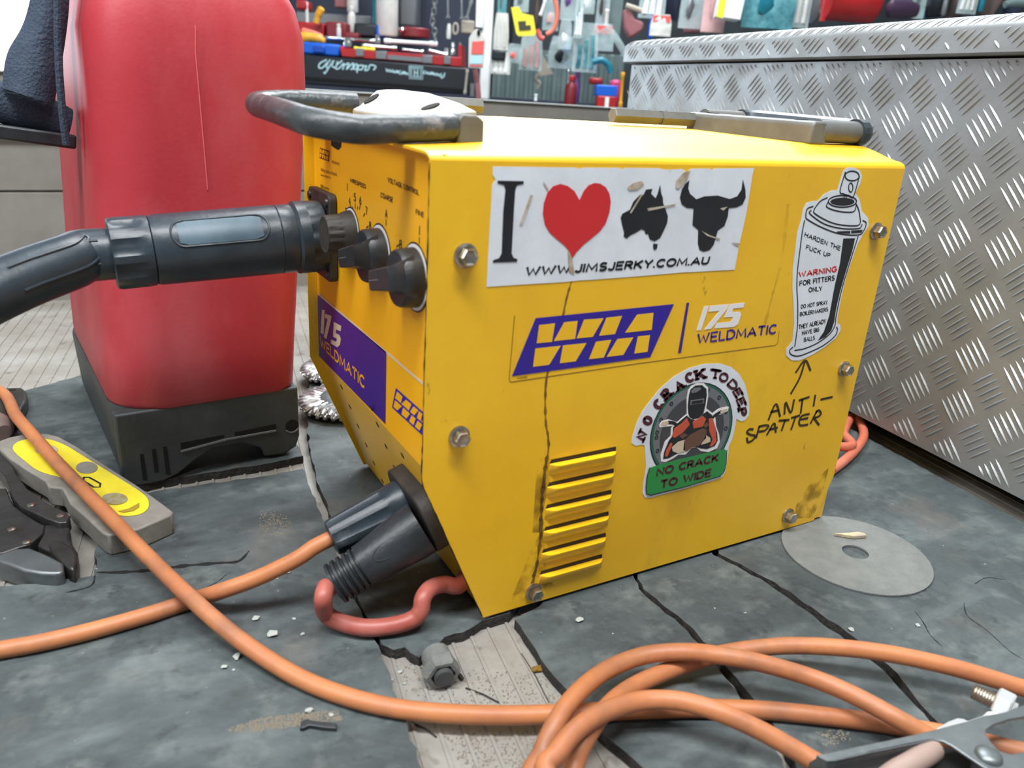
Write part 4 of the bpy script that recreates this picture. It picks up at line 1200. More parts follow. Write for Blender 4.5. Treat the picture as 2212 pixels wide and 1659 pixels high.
run += [gp(1160, 1690, 0.012), gp(1170, 1630, 0.014), gp(1202, 1560, 0.024), gp(1245, 1500, 0.026), gp(1310, 1448, 0.022), gp(1390, 1416, 0.022), gp(1480, 1408, 0.026), gp(1560, 1416, 0.032), gp(1650, 1434, 0.030), gp(1750, 1463, 0.025), gp(1840, 1500, 0.024), gp(1930, 1548, 0.023), gp(2000, 1588, 0.017), gp(2060, 1625, 0.011)]
run += [V((0.24, -0.275, 0.010)), V((0.20, -0.30, RC)), V((0.12, -0.29, RC)), V((0.06, -0.25, RC)), V((0.025, -0.21, 0.020))]
run += [gp(1185, 1680, 0.030), gp(1205, 1625, 0.032), gp(1250, 1572, 0.033), gp(1310, 1536, 0.030), gp(1385, 1514, 0.026), gp(1465, 1514, 0.026), gp(1545, 1535, 0.027), gp(1630, 1572, 0.022), gp(1700, 1610, 0.016), gp(1765, 1648, 0.011), gp(1850, 1695, 0.010)]
bm = nb(); tube(bm, spline(run, 7), RC, 16)
part('cable', bm, 'orange', earth, 'orange cable, scuffed and grubby')

pol = thing('polarity_lead', 'short pinkish red lead looping from under the machine to the ribbed black plug', 'cable', V((0.0, 0.02, 0)))
b2 = c2 + NV * 0.005
t2 = onY(722, 1262, b2.y + 0.006)
dinse(pol, b2, t2, 0.0200, 0.0152, 'blackpl', False)['label'] = 'black plug with ribbed neck'
a2 = (t2 - b2).normalized()
bm = nb()
mm = (b2 + t2) / 2
nn2 = (CAM - mm).normalized(); nn2 = (nn2 - a2 * nn2.dot(a2)).normalized()
w2 = a2.cross(nn2).normalized()
oc = b2 + a2 * 0.026 + nn2 * 0.0163
tube(bm, [oc + a2 * (x * 0.013) + w2 * (y * 0.0055) for x, y in [(math.cos(t), math.sin(t)) for t in [2 * math.pi * k / 24 for k in range(25)]]], 0.0007, 6)
part('embossed_oval', bm, 'blackpl', pol, 'embossed oval mark')
yl = b2.y
pr = [t2 - a2 * 0.004, t2 + a2 * 0.006, onY(703, 1270, yl - 0.003), onY(698, 1296, yl - 0.012), gp(704, 1325, 0.012), gp(735, 1344, 0.008), gp(790, 1356, 0.0075), gp(850, 1351, 0.008), gp(893, 1337, 0.011), gp(909, 1318, 0.017), gp(914, 1292, 0.024), gp(930, 1271, 0.026), gp(958, 1262, 0.025), gp(995, 1262, 0.021), V((0.062, 0.045, 0.022)), V((0.09, 0.07, 0.022))]
bm = nb(); tube(bm, spline(pr, 8), 0.0062, 16)
part('cable', bm, 'redcable', pol, 'pinkish red cable')
# power cord behind the machine
bm = nb()
pc = [V((0.414, 0.20, 0.03)), V((0.436, 0.19, 0.02)), gp(1818, 965, 0.014), gp(1822, 935, 0.010), gp(1832, 912, 0.008), gp(1842, 900, 0.006), gp(1853, 906, 0.006), gp(1864, 925, 0.006), gp(1864, 948, 0.006), gp(1845, 975, 0.006), gp(1818, 1000, 0.006), gp(1796, 1016, 0.006)]
tube(bm, spline(pc, 8), 0.0052, 14)
solo('power_cord', bm, 'pinkcable', 'faded pinkish orange cord looped on the mat behind the yellow machine', 'cable')

# ================================================================== earth clamp
def Z4b(x, y): return (1740 + x / 4.686, 1420 + y / 4.686)
clamp = thing('earth_clamp', 'grey pressed steel earth clamp with copper cable, at the lower right corner', 'clamp', gp(1950, 1640, 0.0))
def raised(fn, pts, z, dz, z1=None):
    return [gp(*fn(x, y), z if z1 is None else z + (z1 - z) * (x / 2212.0)) for x, y in pts]
bm = nb()
top = [(115, 990), (500, 905), (880, 828), (1230, 750), (1640, 645), (1800, 592), (2000, 555), (2212, 478), (2330, 440), (2330, 560), (2212, 600), (2060, 625), (1900, 680), (1830, 730), (1825, 775), (1880, 855), (1960, 945), (2080, 980), (2212, 955), (2330, 930), (2330, 1300), (1960, 1210), (1700, 1040), (1480, 890), (1400, 850), (1300, 832), (1130, 868), (640, 968), (310, 1045), (220, 1050), (160, 1025)]
prism(bm, raised(Z4b, top, 0.034, 0), V((0, 0, -0.0018)))
hd2 = part('upper_jaw', bm, 'steel2', clamp, 'grey pressed steel upper arm with a long handle', bevel=0.0005)
bm = nb()
for seq in ([(115, 990), (160, 1025), (220, 1050), (310, 1045), (640, 968), (1130, 868), (1300, 832)],):
    p_ = raised(Z4b, seq, 0.034, 0)
    inn = raised(Z4b, [(115, 985), (165, 1010), (225, 1035), (310, 1030), (640, 952), (1130, 850), (1300, 815)], 0.034, 0)
    for i in range(len(p_) - 1):
        prism(bm, [p_[i], p_[i + 1], inn[i + 1], inn[i]], V((0, 0, -0.007)))
part('handle_flange', bm, 'steel2', clamp)
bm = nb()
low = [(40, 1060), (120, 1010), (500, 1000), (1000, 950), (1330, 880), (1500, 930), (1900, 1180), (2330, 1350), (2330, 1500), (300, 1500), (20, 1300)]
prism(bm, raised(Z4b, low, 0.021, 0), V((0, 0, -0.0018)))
part('lower_jaw', bm, mat('shaded_lower_steel', (24, 24, 25), 0.6, 0.3), clamp, 'lower arm with shade painted dark', bevel=0.0005)  # near-black colour paints the shade under the upper arm
rc_ = gp(*Z4b(1852, 1000), 0.034)
bm = nb(); lathe(bm, rc_, (0, 0, 1), [(-0.026, 0.0050), (0, 0.0072), (0.0014, 0.0069), (0.0026, 0.0055), (0.0034, 0.0028), (0.0036, 0.0003)], 28)
part('pivot_rivet', bm, 'steel2', clamp, 'domed rivet')
bm = nb()
bA, bB = gp(*Z4b(1975, 480), 0.026), gp(*Z4b(1715, 350), 0.026)
ax = (bB - bA).normalized()
ln = (bB - bA).length
pr_ = []
k = 0.0
while k < ln:
    pr_ += [(k, 0.0046), (k + 0.0007, 0.0052), (k + 0.0014, 0.0046)]
    k += 0.0016
lathe(bm, bA, ax, pr_, 18)
bl_ = part('threaded_bolt', bm, 'zinc', clamp, 'threaded bolt')
bm = nb(); lathe(bm, bA - ax * 0.006, ax, [(0, 0.0092), (0.001, 0.0098), (0.0085, 0.0098), (0.0095, 0.0088)], 6)
part('hex_nut', bm, 'bright', bl_, 'shiny hex nut', ang=20)
bm = nb()
lug = [(1330, 720), (1440, 650), (1540, 612), (1600, 620), (1640, 640), (1790, 590), (1840, 545), (1960, 545), (2060, 480), (2120, 450), (2160, 470), (2150, 510), (2040, 570), (1830, 610), (1640, 660), (1450, 720)]
prism(bm, raised(Z4b, lug, 0.026, 0), V((0, 0, -0.003)))
part('cable_lug', bm, 'bright', clamp, 'flattened bright cable lug', bevel=0.0004)
bm = nb(); tube(bm, spline([gp(*Z4b(640, 1420), 0.025), gp(*Z4b(860, 1200), 0.026), gp(*Z4b(1060, 1080), 0.028), gp(*Z4b(1220, 985), 0.028), gp(*Z4b(1290, 930), 0.027)], 6), 0.0062, 14)
part('spring_sleeve', bm, mat('pinkish_sleeve', (150, 128, 118), 0.5), clamp, 'dull pinkish sleeve inside the arms')

# ================================================================== red tank on its black base
TU = V((math.cos(math.radians(5.4)), math.sin(math.radians(5.4)), 0))
TW = V((-math.sin(math.radians(5.4)), math.cos(math.radians(5.4)), 0))
T0 = V((-0.166, 0.305, 0))
TWID, TDEP = 0.168, 0.315
tank = thing('backpack_sprayer', 'red plastic backpack tank on a black base, left of the yellow machine', 'sprayer tank', T0 + TU * TWID / 2 + TW * TDEP / 2)
def tpos(a, b, z): return T0 + TU * a + TW * b + V((0, 0, z + GZ))
rings = []
for z, ins, lx, rx in ((0.066, 0.016, 0, 0), (0.067, 0.009, 0, 0), (0.071, 0.003, 0, 0), (0.078, 0.0, 0, 0), (0.12, -0.0, 0.001, 0.003), (0.2, -0.0, 0.006, 0.010), (0.3, -0.0, 0.012, 0.018), (0.36, 0.0, 0.0150, 0.0225), (0.395, 0.001, 0.0165, 0.0235), (0.42, 0.006, 0.0175, 0.0235), (0.442, 0.014, 0.018, 0.021), (0.46, 0.028, 0.019, 0.016), (0.472, 0.05, 0.02, 0.012)):
    rings.append([tpos(a, b, z) for a, b in rrect(lx + ins, TWID + rx - ins, ins, TDEP - ins, (0.045, 0.020, 0.03, 0.045), 8)])
bm = nb(); loft(bm, rings)
part('tank_body', bm, 'red', tank, 'scuffed red plastic body', ang=70)
bm = nb()
p_ = [tpos(TWID * 0.56, -0.0006, z) for z in (0.27, 0.30, 0.33, 0.36, 0.38, 0.40)]
for i in range(5): p_[i] = p_[i] - TU * (0.002 * i / 5)
tube(bm, p_, 0.0005, 5)
part('mould_seam', bm, mat('pale_scuffed_red', (206, 96, 100), 0.6), tank, 'pale scuffed seam')
bm = nb()
rings = []
for z, ins in ((0.0, 0.006), (0.012, 0.004), (0.05, 0.002), (0.070, 0.001), (0.0745, 0.002)):
    rings.append([tpos(a, b, z) for a, b in rrect(-0.002 + ins, TWID + 0.003 - ins, 0.010 + ins, TDEP - ins, (0.03, 0.012, 0.03, 0.03), 6)])
loft(bm, rings)
base = part('base', bm, 'base', tank, 'black moulded plastic base')
bm = nb()
fp = [(0.0, 0.074), (0.0, 0.0), (0.034, 0.0), (0.048, 0.004), (0.066, 0.016), (0.082, 0.024), (0.11, 0.024), (0.128, 0.014), (0.131, 0.004), (0.150, 0.002), (TWID - 0.004, 0.008), (TWID, 0.02), (TWID, 0.074)]
prism(bm, [tpos(a, 0.002, z) for a, z in fp], TW * 0.0145)
part('front_skirt', bm, 'base', base, 'front skirt with an arched cut-out', bevel=0.002)
def Zt(x, y): return (200 + x / 4.608, 820 + y / 4.608)
def ont(x, y, lift=0.0): return onP(*Zt(x, y), tpos(0, 0.002, 0), TW) - TW * lift
bm = nb()
prism(bm, [ont(x, y, 0.0002) for x, y in ((875, 630), (1310, 548), (1310, 575), (880, 695))], -TW * 0.0001)
prism(bm, [ont(x, y, 0.0002) for x, y in ((1415, 525), (1825, 440), (1825, 500), (1415, 562))], -TW * 0.0001)
for a, b in (((470, 740), (520, 1000)), ((590, 690), (635, 920)), ((700, 665), (750, 945))):
    prism(bm, [ont(a[0], a[1], 0.0002), ont(a[0] + 38, a[1], 0.0002), ont(b[0] + 25, b[1], 0.0002), ont(b[0] - 18, b[1], 0.0002)], -TW * 0.0001)
hc = ont(1985, 458, 0.0002)
prism(bm, [hc + TU * (0.0068 * math.cos(t)) + V((0, 0, 0.0068 * math.sin(t))) for t in [2 * math.pi * k / 24 for k in range(24)]], -TW * 0.0001)
part('slot', bm, 'void', base, 'dark slots and round hole')
bm = nb()
ribbon(bm, [ont(x, y, 0.0003) for x, y in ((880, 712), (1340, 590), (1820, 505))], -TW, 0.0017, 0.0012)
ribbon(bm, [hc + TU * (0.0071 * math.cos(t)) + V((0, 0, 0.0071 * math.sin(t))) for t in [math.pi * (1.2 + 0.6 * k / 10) for k in range(11)]], -TW, 0.0012, 0.0012)
part('slot_lip', bm, MT['greyink'], base, 'grey lower lip')  # paler grey along the lower edges of slot and hole
# webbing harness on its left side
SY = 0.405
bm = nb()
c_l = [(60, -40), (62, 10), (10, 120), (4, 188)]
outl = [[(75, -50), (20, 60), (10, 110), (4, 190)], [(136, -50), (131, 20), (124, 120), (113, 226)]]
rows = []
NN = 12
lft = spline([V((a, b, 0)) for a, b in ((78, -60), (52, 45), (18, 108), (8, 150), (5, 190))], 5)
rgt = spline([V((a, b, 0)) for a, b in ((152, -60), (149, 20), (141, 90), (131, 150), (117, 226))], 5)
for i in range(len(lft)):
    row = []
    for k in range(7):
        f_ = k / 6
        u = lft[i].x * (1 - f_) + rgt[i].x * f_
        v = lft[i].y * (1 - f_) + rgt[i].y * f_
        row.append(onY(u, v, SY - 0.012 * math.sin(math.pi * f_) - 0.012 * i / len(lft)))
    rows.append(row)
fr_ = [[bm.verts.new(p) for p in r] for r in rows]
bk_ = [[bm.verts.new(p + V((0.0, 0.004, 0))) for p in r] for r in rows]
for i in range(len(rows) - 1):
    for k in range(6):
        bm.faces.new((fr_[i][k], fr_[i][k + 1], fr_[i + 1][k + 1], fr_[i + 1][k]))
        bm.faces.new((bk_[i][k], bk_[i + 1][k], bk_[i + 1][k + 1], bk_[i][k + 1]))
    bm.faces.new((fr_[i][0], fr_[i + 1][0], bk_[i + 1][0], bk_[i][0]))
    bm.faces.new((fr_[i][6], bk_[i][6], bk_[i + 1][6], fr_[i + 1][6]))
bm.faces.new([fr_[-1][k] for k in range(7)] + [bk_[-1][k] for k in range(6, -1, -1)])
strap = part('shoulder_strap', bm, 'web', tank, 'dark blue black webbing strap', ang=60)
bm = nb()
A_, B_ = onY(-45, 205, SY - 0.005), onY(150, 268, SY + 0.01)
ax = (B_ - A_); ln = ax.length; ax.normalize()
up_ = V((0, 0, 1)) - ax * ax.z
up_.normalize(); sd = ax.cross(up_)
secs = []
for s_, k in ((0, 1), (ln * 0.3, 1.05), (ln * 0.6, 1.0), (ln * 0.85, 0.95), (ln, 0.8)):
    secs.append([A_ + ax * s_ + up_ * (0.0165 * k * math.cos(t)) + sd * (0.009 * k * math.sin(t)) for t in [2 * math.pi * q_ / 16 for q_ in range(16)]])
loft(bm, secs)
part('strap_loop', bm, 'web', strap, 'folded webbing loop', ang=60)
bm = nb()
A_, B_ = onY(-40, 278, SY - 0.01), onY(160, 306, SY + 0.004)
ax = (B_ - A_); ln = ax.length; ax.normalize()
up_ = (V((0, 0, 1)) - ax * ax.z).normalized(); sd = ax.cross(up_)
box(bm, (A_ + B_) / 2, (ln, 0.012, 0.020), (ax, up_, sd))
box(bm, (A_ + B_) / 2 + up_ * 0.009 - sd * 0.004, (ln * 0.9, 0.004, 0.008), (ax, up_, sd))
part('buckle_bar', bm, 'blackpl', strap, 'black plastic buckle bar', bevel=0.002)
bm = nb()
tube(bm, spline([tpos(0.020, 0.05, 0.47), tpos(0.006, 0.055, 0.42), tpos(0.000, 0.06, 0.37), tpos(-0.002, 0.065, 0.33), tpos(-0.002, 0.07, 0.30)], 6), 0.0030, 8)
part('strap_edge', bm, 'web', strap, 'narrow webbing edge against the tank')

# ================================================================== tread plate chest
K0 = gp(2212, 1081, 0.02)
K1 = gp(1833, 887, 0.02)
KE = (K1 - K0); KE.z = 0; KE.normalize()
KN = V((-KE.y, KE.x, 0))
if KN.x > 0: KN = -KN                # face looks towards the welder
EMAX, EMIN, DEP = 0.885, -0.42, 0.46
chest = thing('tool_chest', 'silver aluminium tread plate tool chest standing right of the yellow machine', 'tool box', K0 + KE * 0.23 - KN * DEP / 2 - V((0, 0, K0.z)))
def kp(e, n, z): return V((K0.x, K0.y, GZ)) + KE * e + KN * n + V((0, 0, z))
def tread_bars(bm, emin, emax, zmin, zmax, off, sk=0.0, pitch=0.0562, lean=False):
    for fam in (0, 1):
        e0 = 0.2351 + (pitch / 2 if fam else 0); z0 = 0.391 - (pitch / 2 if fam else 0)
        for i in range(-14, 15):
            for j in range(-10, 4):
                ce, cz = e0 + i * pitch, z0 + j * pitch
                d = V((-1, 1, 0)) if fam == 0 else V((-1, -1, 0))
                d.normalize()
                s = V((d.y, -d.x, 0))
                for k in range(-2, 3):
                    c = V((ce, cz, 0)) + s * (k * 0.0070)
                    h = 0.0155
                    if c.x - 0.012 < emin or c.x + 0.012 > emax: continue
                    lo_, hi_ = -h, h
                    # clip to the sheet
                    zz0, zz1 = c.y + d.y * lo_, c.y + d.y * hi_
                    if max(zz0, zz1) < zmin or min(zz0, zz1) > zmax: continue
                    def cl(t):
                        z = c.y + d.y * t
                        z = min(max(z, zmin + 0.001), zmax - 0.001)
                        return (z - c.y) / d.y
                    lo_, hi_ = cl(lo_), cl(hi_)
                    if hi_ - lo_ < 0.006: continue
                    prof_ = []
                    for t, w, q_ in ((lo_, 0.0001, 0), (lo_ + 0.18 * (hi_ - lo_), 0.0012, 0.9), (lo_ + 0.5 * (hi_ - lo_), 0.0016, 1.25), (hi_ - 0.18 * (hi_ - lo_), 0.0012, 0.9), (hi_, 0.0001, 0)):
                        m_ = c + d * t
                        prof_.append((m_ + s * w, m_, m_ - s * w, q_ * 0.0011))
                    vv = []
                    for a, m_, b, hgt in prof_:
                        vv.append([bm.verts.new(kp(a.x, off, a.y)), bm.verts.new(kp(m_.x, off + hgt, m_.y)), bm.verts.new(kp(b.x, off, b.y))])
                    for q_ in range(4):
                        bm.faces.new((vv[q_][0], vv[q_][1], vv[q_ + 1][1], vv[q_ + 1][0]))
                        bm.faces.new((vv[q_][1], vv[q_][2], vv[q_ + 1][2], vv[q_ + 1][1]))
bm = nb()
prism(bm, [kp(a, b, 0.02) for a, b in rrect(EMIN, EMAX, -DEP, 0, (0.004, 0.004, 0.012, 0.004), 4)], V((0, 0, 0.405)))
tread_bars(bm, EMIN, EMAX, 0.022, 0.424, 0.0)
part('chest_body', bm, 'tread', chest, 'patterned aluminium body', ang=30)
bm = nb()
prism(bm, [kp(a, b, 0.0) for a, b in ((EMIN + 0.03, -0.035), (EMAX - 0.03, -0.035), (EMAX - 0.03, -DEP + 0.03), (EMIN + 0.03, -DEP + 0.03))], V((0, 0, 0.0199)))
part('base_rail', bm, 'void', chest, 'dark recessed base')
bm = nb()
rings = []
for z, o in ((0.4275, 0.004), (0.4285, 0.0125), (0.4295, 0.014), (0.451, 0.014), (0.4555, 0.0125), (0.4595, 0.009), (0.463, 0.003), (0.4655, -0.006), (0.4665, -0.02)):
    rings.append([kp(a, b, z) for a, b in rrect(EMIN - o, EMAX + o, -DEP - o, o, (0.01, 0.01, 0.02, 0.01), 5)])
loft(bm, rings)
tread_bars(bm, EMIN - 0.01, EMAX - 0.01, 0.4315, 0.4525, 0.014)
for i in range(60):
    e = EMIN + 0.02 + i * 0.0215
    if e > EMAX: break
    for q_ in range(2):
        ee = e + q_ * 0.007
        a, b, c_ = kp(ee, 0.0127, 0.4555), kp(ee - 0.004, 0.0085, 0.4604), kp(ee - 0.009, 0.0, 0.4646)
        tube(bm, [a, b, c_], [0.0003, 0.0011, 0.0004], 6)
part('lid', bm, 'tread', chest, 'overhanging patterned lid', ang=30)

# ================================================================== things lying on the mat
# spirit level
lv = thing('spirit_level', 'small grey spirit level with yellow face lying in front of the red tank', 'spirit level', gp(190, 1060, 0.0))
LH = 0.019
def Z6(x, y): return (x / 2.989, 820 + y / 2.989)
top = [(-20, 400), (0, 450), (60, 505), (150, 565), (205, 600), (290, 650), (310, 690), (400, 700), (455, 800), (560, 890), (660, 985), (700, 1005), (900, 960), (1110, 870), (1118, 850), (1040, 790), (900, 690), (700, 560), (500, 430), (380, 365), (300, 345), (160, 350), (60, 370)]
bm = nb(); prism(bm, [gp(*Z6(x, y), LH) for x, y in top], V((0, 0, -LH)))
part('body', bm, 'levelgrey', lv, 'dusty grey cast body', bevel=0.0016)
yel = [(80, 430), (130, 395), (260, 375), (400, 410), (560, 510), (740, 620), (900, 720), (960, 770), (965, 830), (920, 870), (840, 885), (760, 880), (700, 850), (560, 720), (430, 640), (250, 600), (150, 520), (85, 465)]
def soft(pts, n=2):
    for _ in range(n):
        q = []
        for i in range(len(pts)):
            (ax_, ay_), (bx_, by_) = pts[i], pts[(i + 1) % len(pts)]
            q += [(ax_ * .75 + bx_ * .25, ay_ * .75 + by_ * .25), (ax_ * .25 + bx_ * .75, ay_ * .25 + by_ * .75)]
        pts = q
    return pts
bm = nb(); prism(bm, [gp(*Z6(x, y), LH + 0.0001) for x, y in soft(yel)], V((0, 0, 0.0008)))
yf = part('face', bm, 'levelyel', lv, 'yellow face plate', bevel=0.0003)
ZL = LH + 0.001
for nm, m, lab, pl in (('screw_cap', 'levelgrey', 'round grey screw cap', arc(560, 570, 70, 38, 0, 360, 20)[:-1]), ('vial_window', mat('brass_vial', (132, 118, 58), 0.4, 0, (150, 146, 130), 160), 'oval vial window', arc(740, 772, 84, 38, 0, 360, 20)[:-1]), ('vial_window', mat('brass_shade', (150, 126, 40), 0.5), 'crescent vial window', [(765, 852), (830, 835), (900, 798), (898, 825), (860, 850), (800, 860)]), ('vial_window', 'peel', 'oval vial window', arc(300, 455, 75, 30, 0, 360, 18)[:-1])):
    bm = nb(); prism(bm, [gp(*Z6(x, y), ZL) for x, y in pl], V((0, 0, 0.0005)))
    part(nm, bm, m, yf, lab)
bm = nb()
sl = [gp(*Z6(x, y), ZL) for x, y in ((540, 632), (575, 632), (648, 672), (645, 695), (605, 695), (540, 655))]
ribbon(bm, sl + [sl[0]], V((0, 0, 1)), 0.0016, 0.0004)
part('label_frame', bm, 'blackink', yf, 'small black framed label')
bm = nb(); text_quad(bm, 'LEVEL', gp(*Z6(562, 655), ZL), gp(*Z6(625, 690), ZL), gp(*Z6(572, 640), ZL), V((0, 0, 1)), 0.0003, 0.0)
bm.free()

# locking pliers
plr = thing('locking_pliers', 'dark steel locking pliers lying open at the left edge', 'pliers', gp(60, 1150, 0.0))
def Z7b(x, y): return (x / 3.77, 820 + y / 3.77)
MZ = -0.008
def flatpart(nm, m, pts, z0, z1, lab=None, parent=plr, bev=0.001):
    bm = nb(); prism(bm, [gp(*Z7b(x, y), z1) for x, y in pts], V((0, 0, z0 - z1)))
    return part(nm, bm, m, parent, lab, bevel=bev)
flatpart('body_plate', 'steel', [(-60, 880), (50, 885), (110, 1020), (200, 1090), (310, 1160), (365, 1185), (350, 1250), (240, 1340), (130, 1372), (20, 1412), (-60, 1420)], MZ + 0.001, 0.010, 'dark body plates')
flatpart('lever_handle', 'steel', [(-60, 520), (0, 560), (60, 620), (110, 720), (140, 780), (220, 885), (330, 970), (430, 1030), (540, 1080), (568, 1110), (545, 1160), (480, 1166), (380, 1130), (280, 1082), (170, 1032), (110, 960), (70, 870), (40, 790), (-10, 735), (-60, 700)], 0.002, 0.0145, 'long dark handle')
flatpart('lower_grip', 'steel', [(-60, 880), (0, 960), (90, 1020), (180, 1095), (300, 1165), (200, 1110), (100, 1050), (20, 1000), (-60, 960)], MZ + 0.001, 0.004)
flatpart('upper_jaw', 'steel', [(350, 1185), (480, 1168), (555, 1155), (572, 1230), (562, 1290), (600, 1350), (632, 1400), (632, 1480), (600, 1548), (560, 1530), (500, 1470), (420, 1400), (300, 1345), (345, 1260)], MZ + 0.001, 0.009, 'upper jaw', bev=0.002)
flatpart('jaw_tip', 'steel', [(395, 1330), (440, 1300), (520, 1320), (600, 1370), (628, 1420), (628, 1480), (600, 1545), (560, 1530), (500, 1470), (420, 1400)], MZ + 0.001, 0.0125, 'toothed dark jaw tip', bev=0.002)
flatpart('lower_jaw', 'steel2', [(-40, 1430), (20, 1412), (130, 1375), (240, 1365), (330, 1400), (420, 1440), (515, 1490), (522, 1560), (460, 1580), (330, 1572), (200, 1550), (80, 1505), (-40, 1470)], MZ + 0.001, 0.011, 'lower jaw', bev=0.002)
for (x, y, z) in ((253, 1025, 0.0145), (493, 1112, 0.0145), (95, 1222, 0.010), (215, 1328, 0.010)):
    bm = nb(); lathe(bm, gp(*Z7b(x, y), z), (0, 0, 1), [(-0.001, 0.0034), (0.0008, 0.0032), (0.0014, 0.002), (0.0016, 0.0003)], 16)
    part('rivet', bm, 'zinc', plr, 'shiny rivet')

# grey bar with two holes and rusty end at the left edge
bar = thing('steel_bar', 'dusty grey steel bar with two holes at the left edge', 'bar', gp(15, 880, 0))
bm = nb(); prism(bm, [gp(u, v, 0.014) for u, v in ((-60, 838), (48, 836), (58, 845), (58, 862), (36, 905), (-60, 905))], V((0, 0, -0.014)))
part('body', bm, 'steel', bar, bevel=0.003)
for u, v in ((26, 842), (24, 867)):
    bm = nb(); lathe(bm, gp(u, v, 0.0141), (0, 0, 1), [(0, 0.004), (0.0004, 0.0036)], 16); part('hole', bm, 'void' if v < 850 else 'bright', bar, 'small hole')
bm = nb(); tube(bm, spline([gp(-80, 900, 0.012), gp(-30, 915, 0.012), gp(8, 935, 0.011)], 6), [0.016] * 9 + [0.016, 0.0155, 0.013, 0.008], 18)
solo('hammer_handle', bm, mat('rusty_grip', (120, 96, 86), 0.7, 0, (96, 84, 80), 40), 'rust brown rounded tool end poking in at the left edge', 'tool')

# cutting disc with a scrap of wood on it
dcx = V((0.3945, -0.0535, GZ))
disc = thing('cutting_disc', 'thin grey abrasive cutting disc lying by the rear foot of the machine', 'disc', dcx)
bm = nb()
ro, ri, th = 0.0628, 0.0112, 0.0018
seg = 72
vs = [[bm.verts.new(dcx + V((r * math.cos(2 * math.pi * k / seg), r * math.sin(2 * math.pi * k / seg), z))) for k in range(seg)] for r, z in ((ro, 0.0004), (ro, th), (ro - 0.0006, th + 0.0003), (ri, th + 0.0003), (ri, 0.0004))]
for i in range(5):
    for k in range(seg):
        bm.faces.new((vs[i][k], vs[i][(k + 1) % seg], vs[(i + 1) % 5][(k + 1) % seg], vs[(i + 1) % 5][k]))
part('abrasive_wheel', bm, 'abrasive', disc, ang=30)
def rock(bm, c, s, rnd, n=10):
    vv = []
    for i in range(n):
        d = V((rnd.uniform(-1, 1), rnd.uniform(-1, 1), rnd.uniform(-0.6, 0.9))).normalized()
        vv.append(bm.verts.new(c + V((d.x * s[0], d.y * s[1], s[2] * 0.5 + d.z * s[2] * 0.5)) * 1.0))
    r = bmesh.ops.convex_hull(bm, input=vv)
    bmesh.ops.delete(bm, geom=[v for v in vv if not v.link_faces], context='VERTS')
bm = nb()
pA, pB = gp(1800, 1158, 0.0023), gp(1868, 1160, 0.0023)
d_ = (pB - pA); w_ = V((-d_.y, d_.x, 0)).normalized() * 0.0045
prism(bm, [pA, pA + d_ * 0.35 - w_ * 0.6, pA + d_ * 0.6 - w_, pB - w_ * 0.5, pB + w_ * 0.4, pA + d_ * 0.8 + w_ * 0.8, pA + d_ * 0.5 + w_ * 0.3], V((0, 0, 0.0035)))
solo('wood_splinter', bm, 'wood', 'pale splinter of wood lying on the grey cutting disc', 'splinter', bevel=0.0006)

# wire wheels behind the machine
def wire_wheel(c, r, label, seed):
    rnd = random.Random(seed)
    w = thing('wire_brush', label, 'wire brush', c)
    bm = nb()
    lathe(bm, c + V((0, 0, 0.004)), (0, 0, 1), [(0, r * 0.55), (0.010, r * 0.56), (0.0125, r * 0.50), (0.013, r * 0.2), (0.013, 0.001)], 40)
    part('hub_plate', bm, 'steel2', w, 'round steel hub plate')
    bm = nb()
    n = 30
    for ring_ in range(2):
        for k in range(n):
            t = 2 * math.pi * (k + 0.5 * ring_ + rnd.uniform(-.15, .15)) / n
            d = V((math.cos(t), math.sin(t), 0)); tt = V((-d.y, d.x, 0))
            pts = []
            for q_ in range(7):
                f_ = q_ / 6
                pts.append(c + d * (r * (0.5 + 0.5 * f_)) + tt * (0.0012 * math.sin(f_ * 9 + k)) + V((0, 0, 0.010 + 0.004 * ring_ - 0.003 * f_ + rnd.uniform(-.0006, .0006))))
            tube(bm, pts, [0.002, 0.0032, 0.0042, 0.0048, 0.0046, 0.004, 0.0022], 7)
            for s_ in range(3):
                a = c + d * (r * 0.6) + tt * rnd.uniform(-.003, .003) + V((0, 0, 0.014))
                tube(bm, [a, c + d * (r * 0.85) + tt * rnd.uniform(-.004, .004) + V((0, 0, 0.0148)), c + d * r * rnd.uniform(0.98, 1.05) + tt * rnd.uniform(-.005, .005) + V((0, 0, 0.009))], 0.0005, 4)
    b = part('wire_tufts', bm, 'wire', w, 'ring of twisted wire tufts', ang=50)
wire_wheel(gp(742, 868, 0.008) * 1.0 - V((0, 0, 0.008)), 0.052, 'steel wire wheel brush lying flat between the red tank and the machine', 2)
wire_wheel(gp(728, 800, 0.008) - V((0, 0, 0.008)), 0.046, 'second wire wheel brush, the farther one behind the front wheel', 5)

# socket fitting, crumbs and pebbles in the torn gap
fit = thing('pipe_fitting', 'dull grey hexagonal pipe fitting lying in the torn gap of the mat', 'fitting', gp(948, 1462, -0.0085))
f0, f1 = gp(942, 1418, 0.0032), gp(957, 1458, 0.0026)
ax = (f1 - f0); ln = ax.length; ax.normalize()
bm = nb(); lathe(bm, f0 - ax * 0.004, ax, [(0, 0.007), (0.002, 0.0098), (0.012, 0.0104), (0.013, 0.0108)], 28, cap1=False)
part('sleeve', bm, 'abrasive', fit, 'worn grey sleeve')
bm = nb(); lathe(bm, f0 + ax * 0.0085, ax, [(0, 0.0118), (0.001, 0.0126), (0.009, 0.0126), (0.0105, 0.0112), (0.0105, 0.0085)], 6, cap1=False)
lathe(bm, f0 + ax * 0.0085, ax, [(0.0105, 0.0085), (0.004, 0.0084), (0.004, 0.001)], 24, cap0=False)
part('hex_collar', bm, 'abrasive', fit, 'hexagonal collar', ang=20)
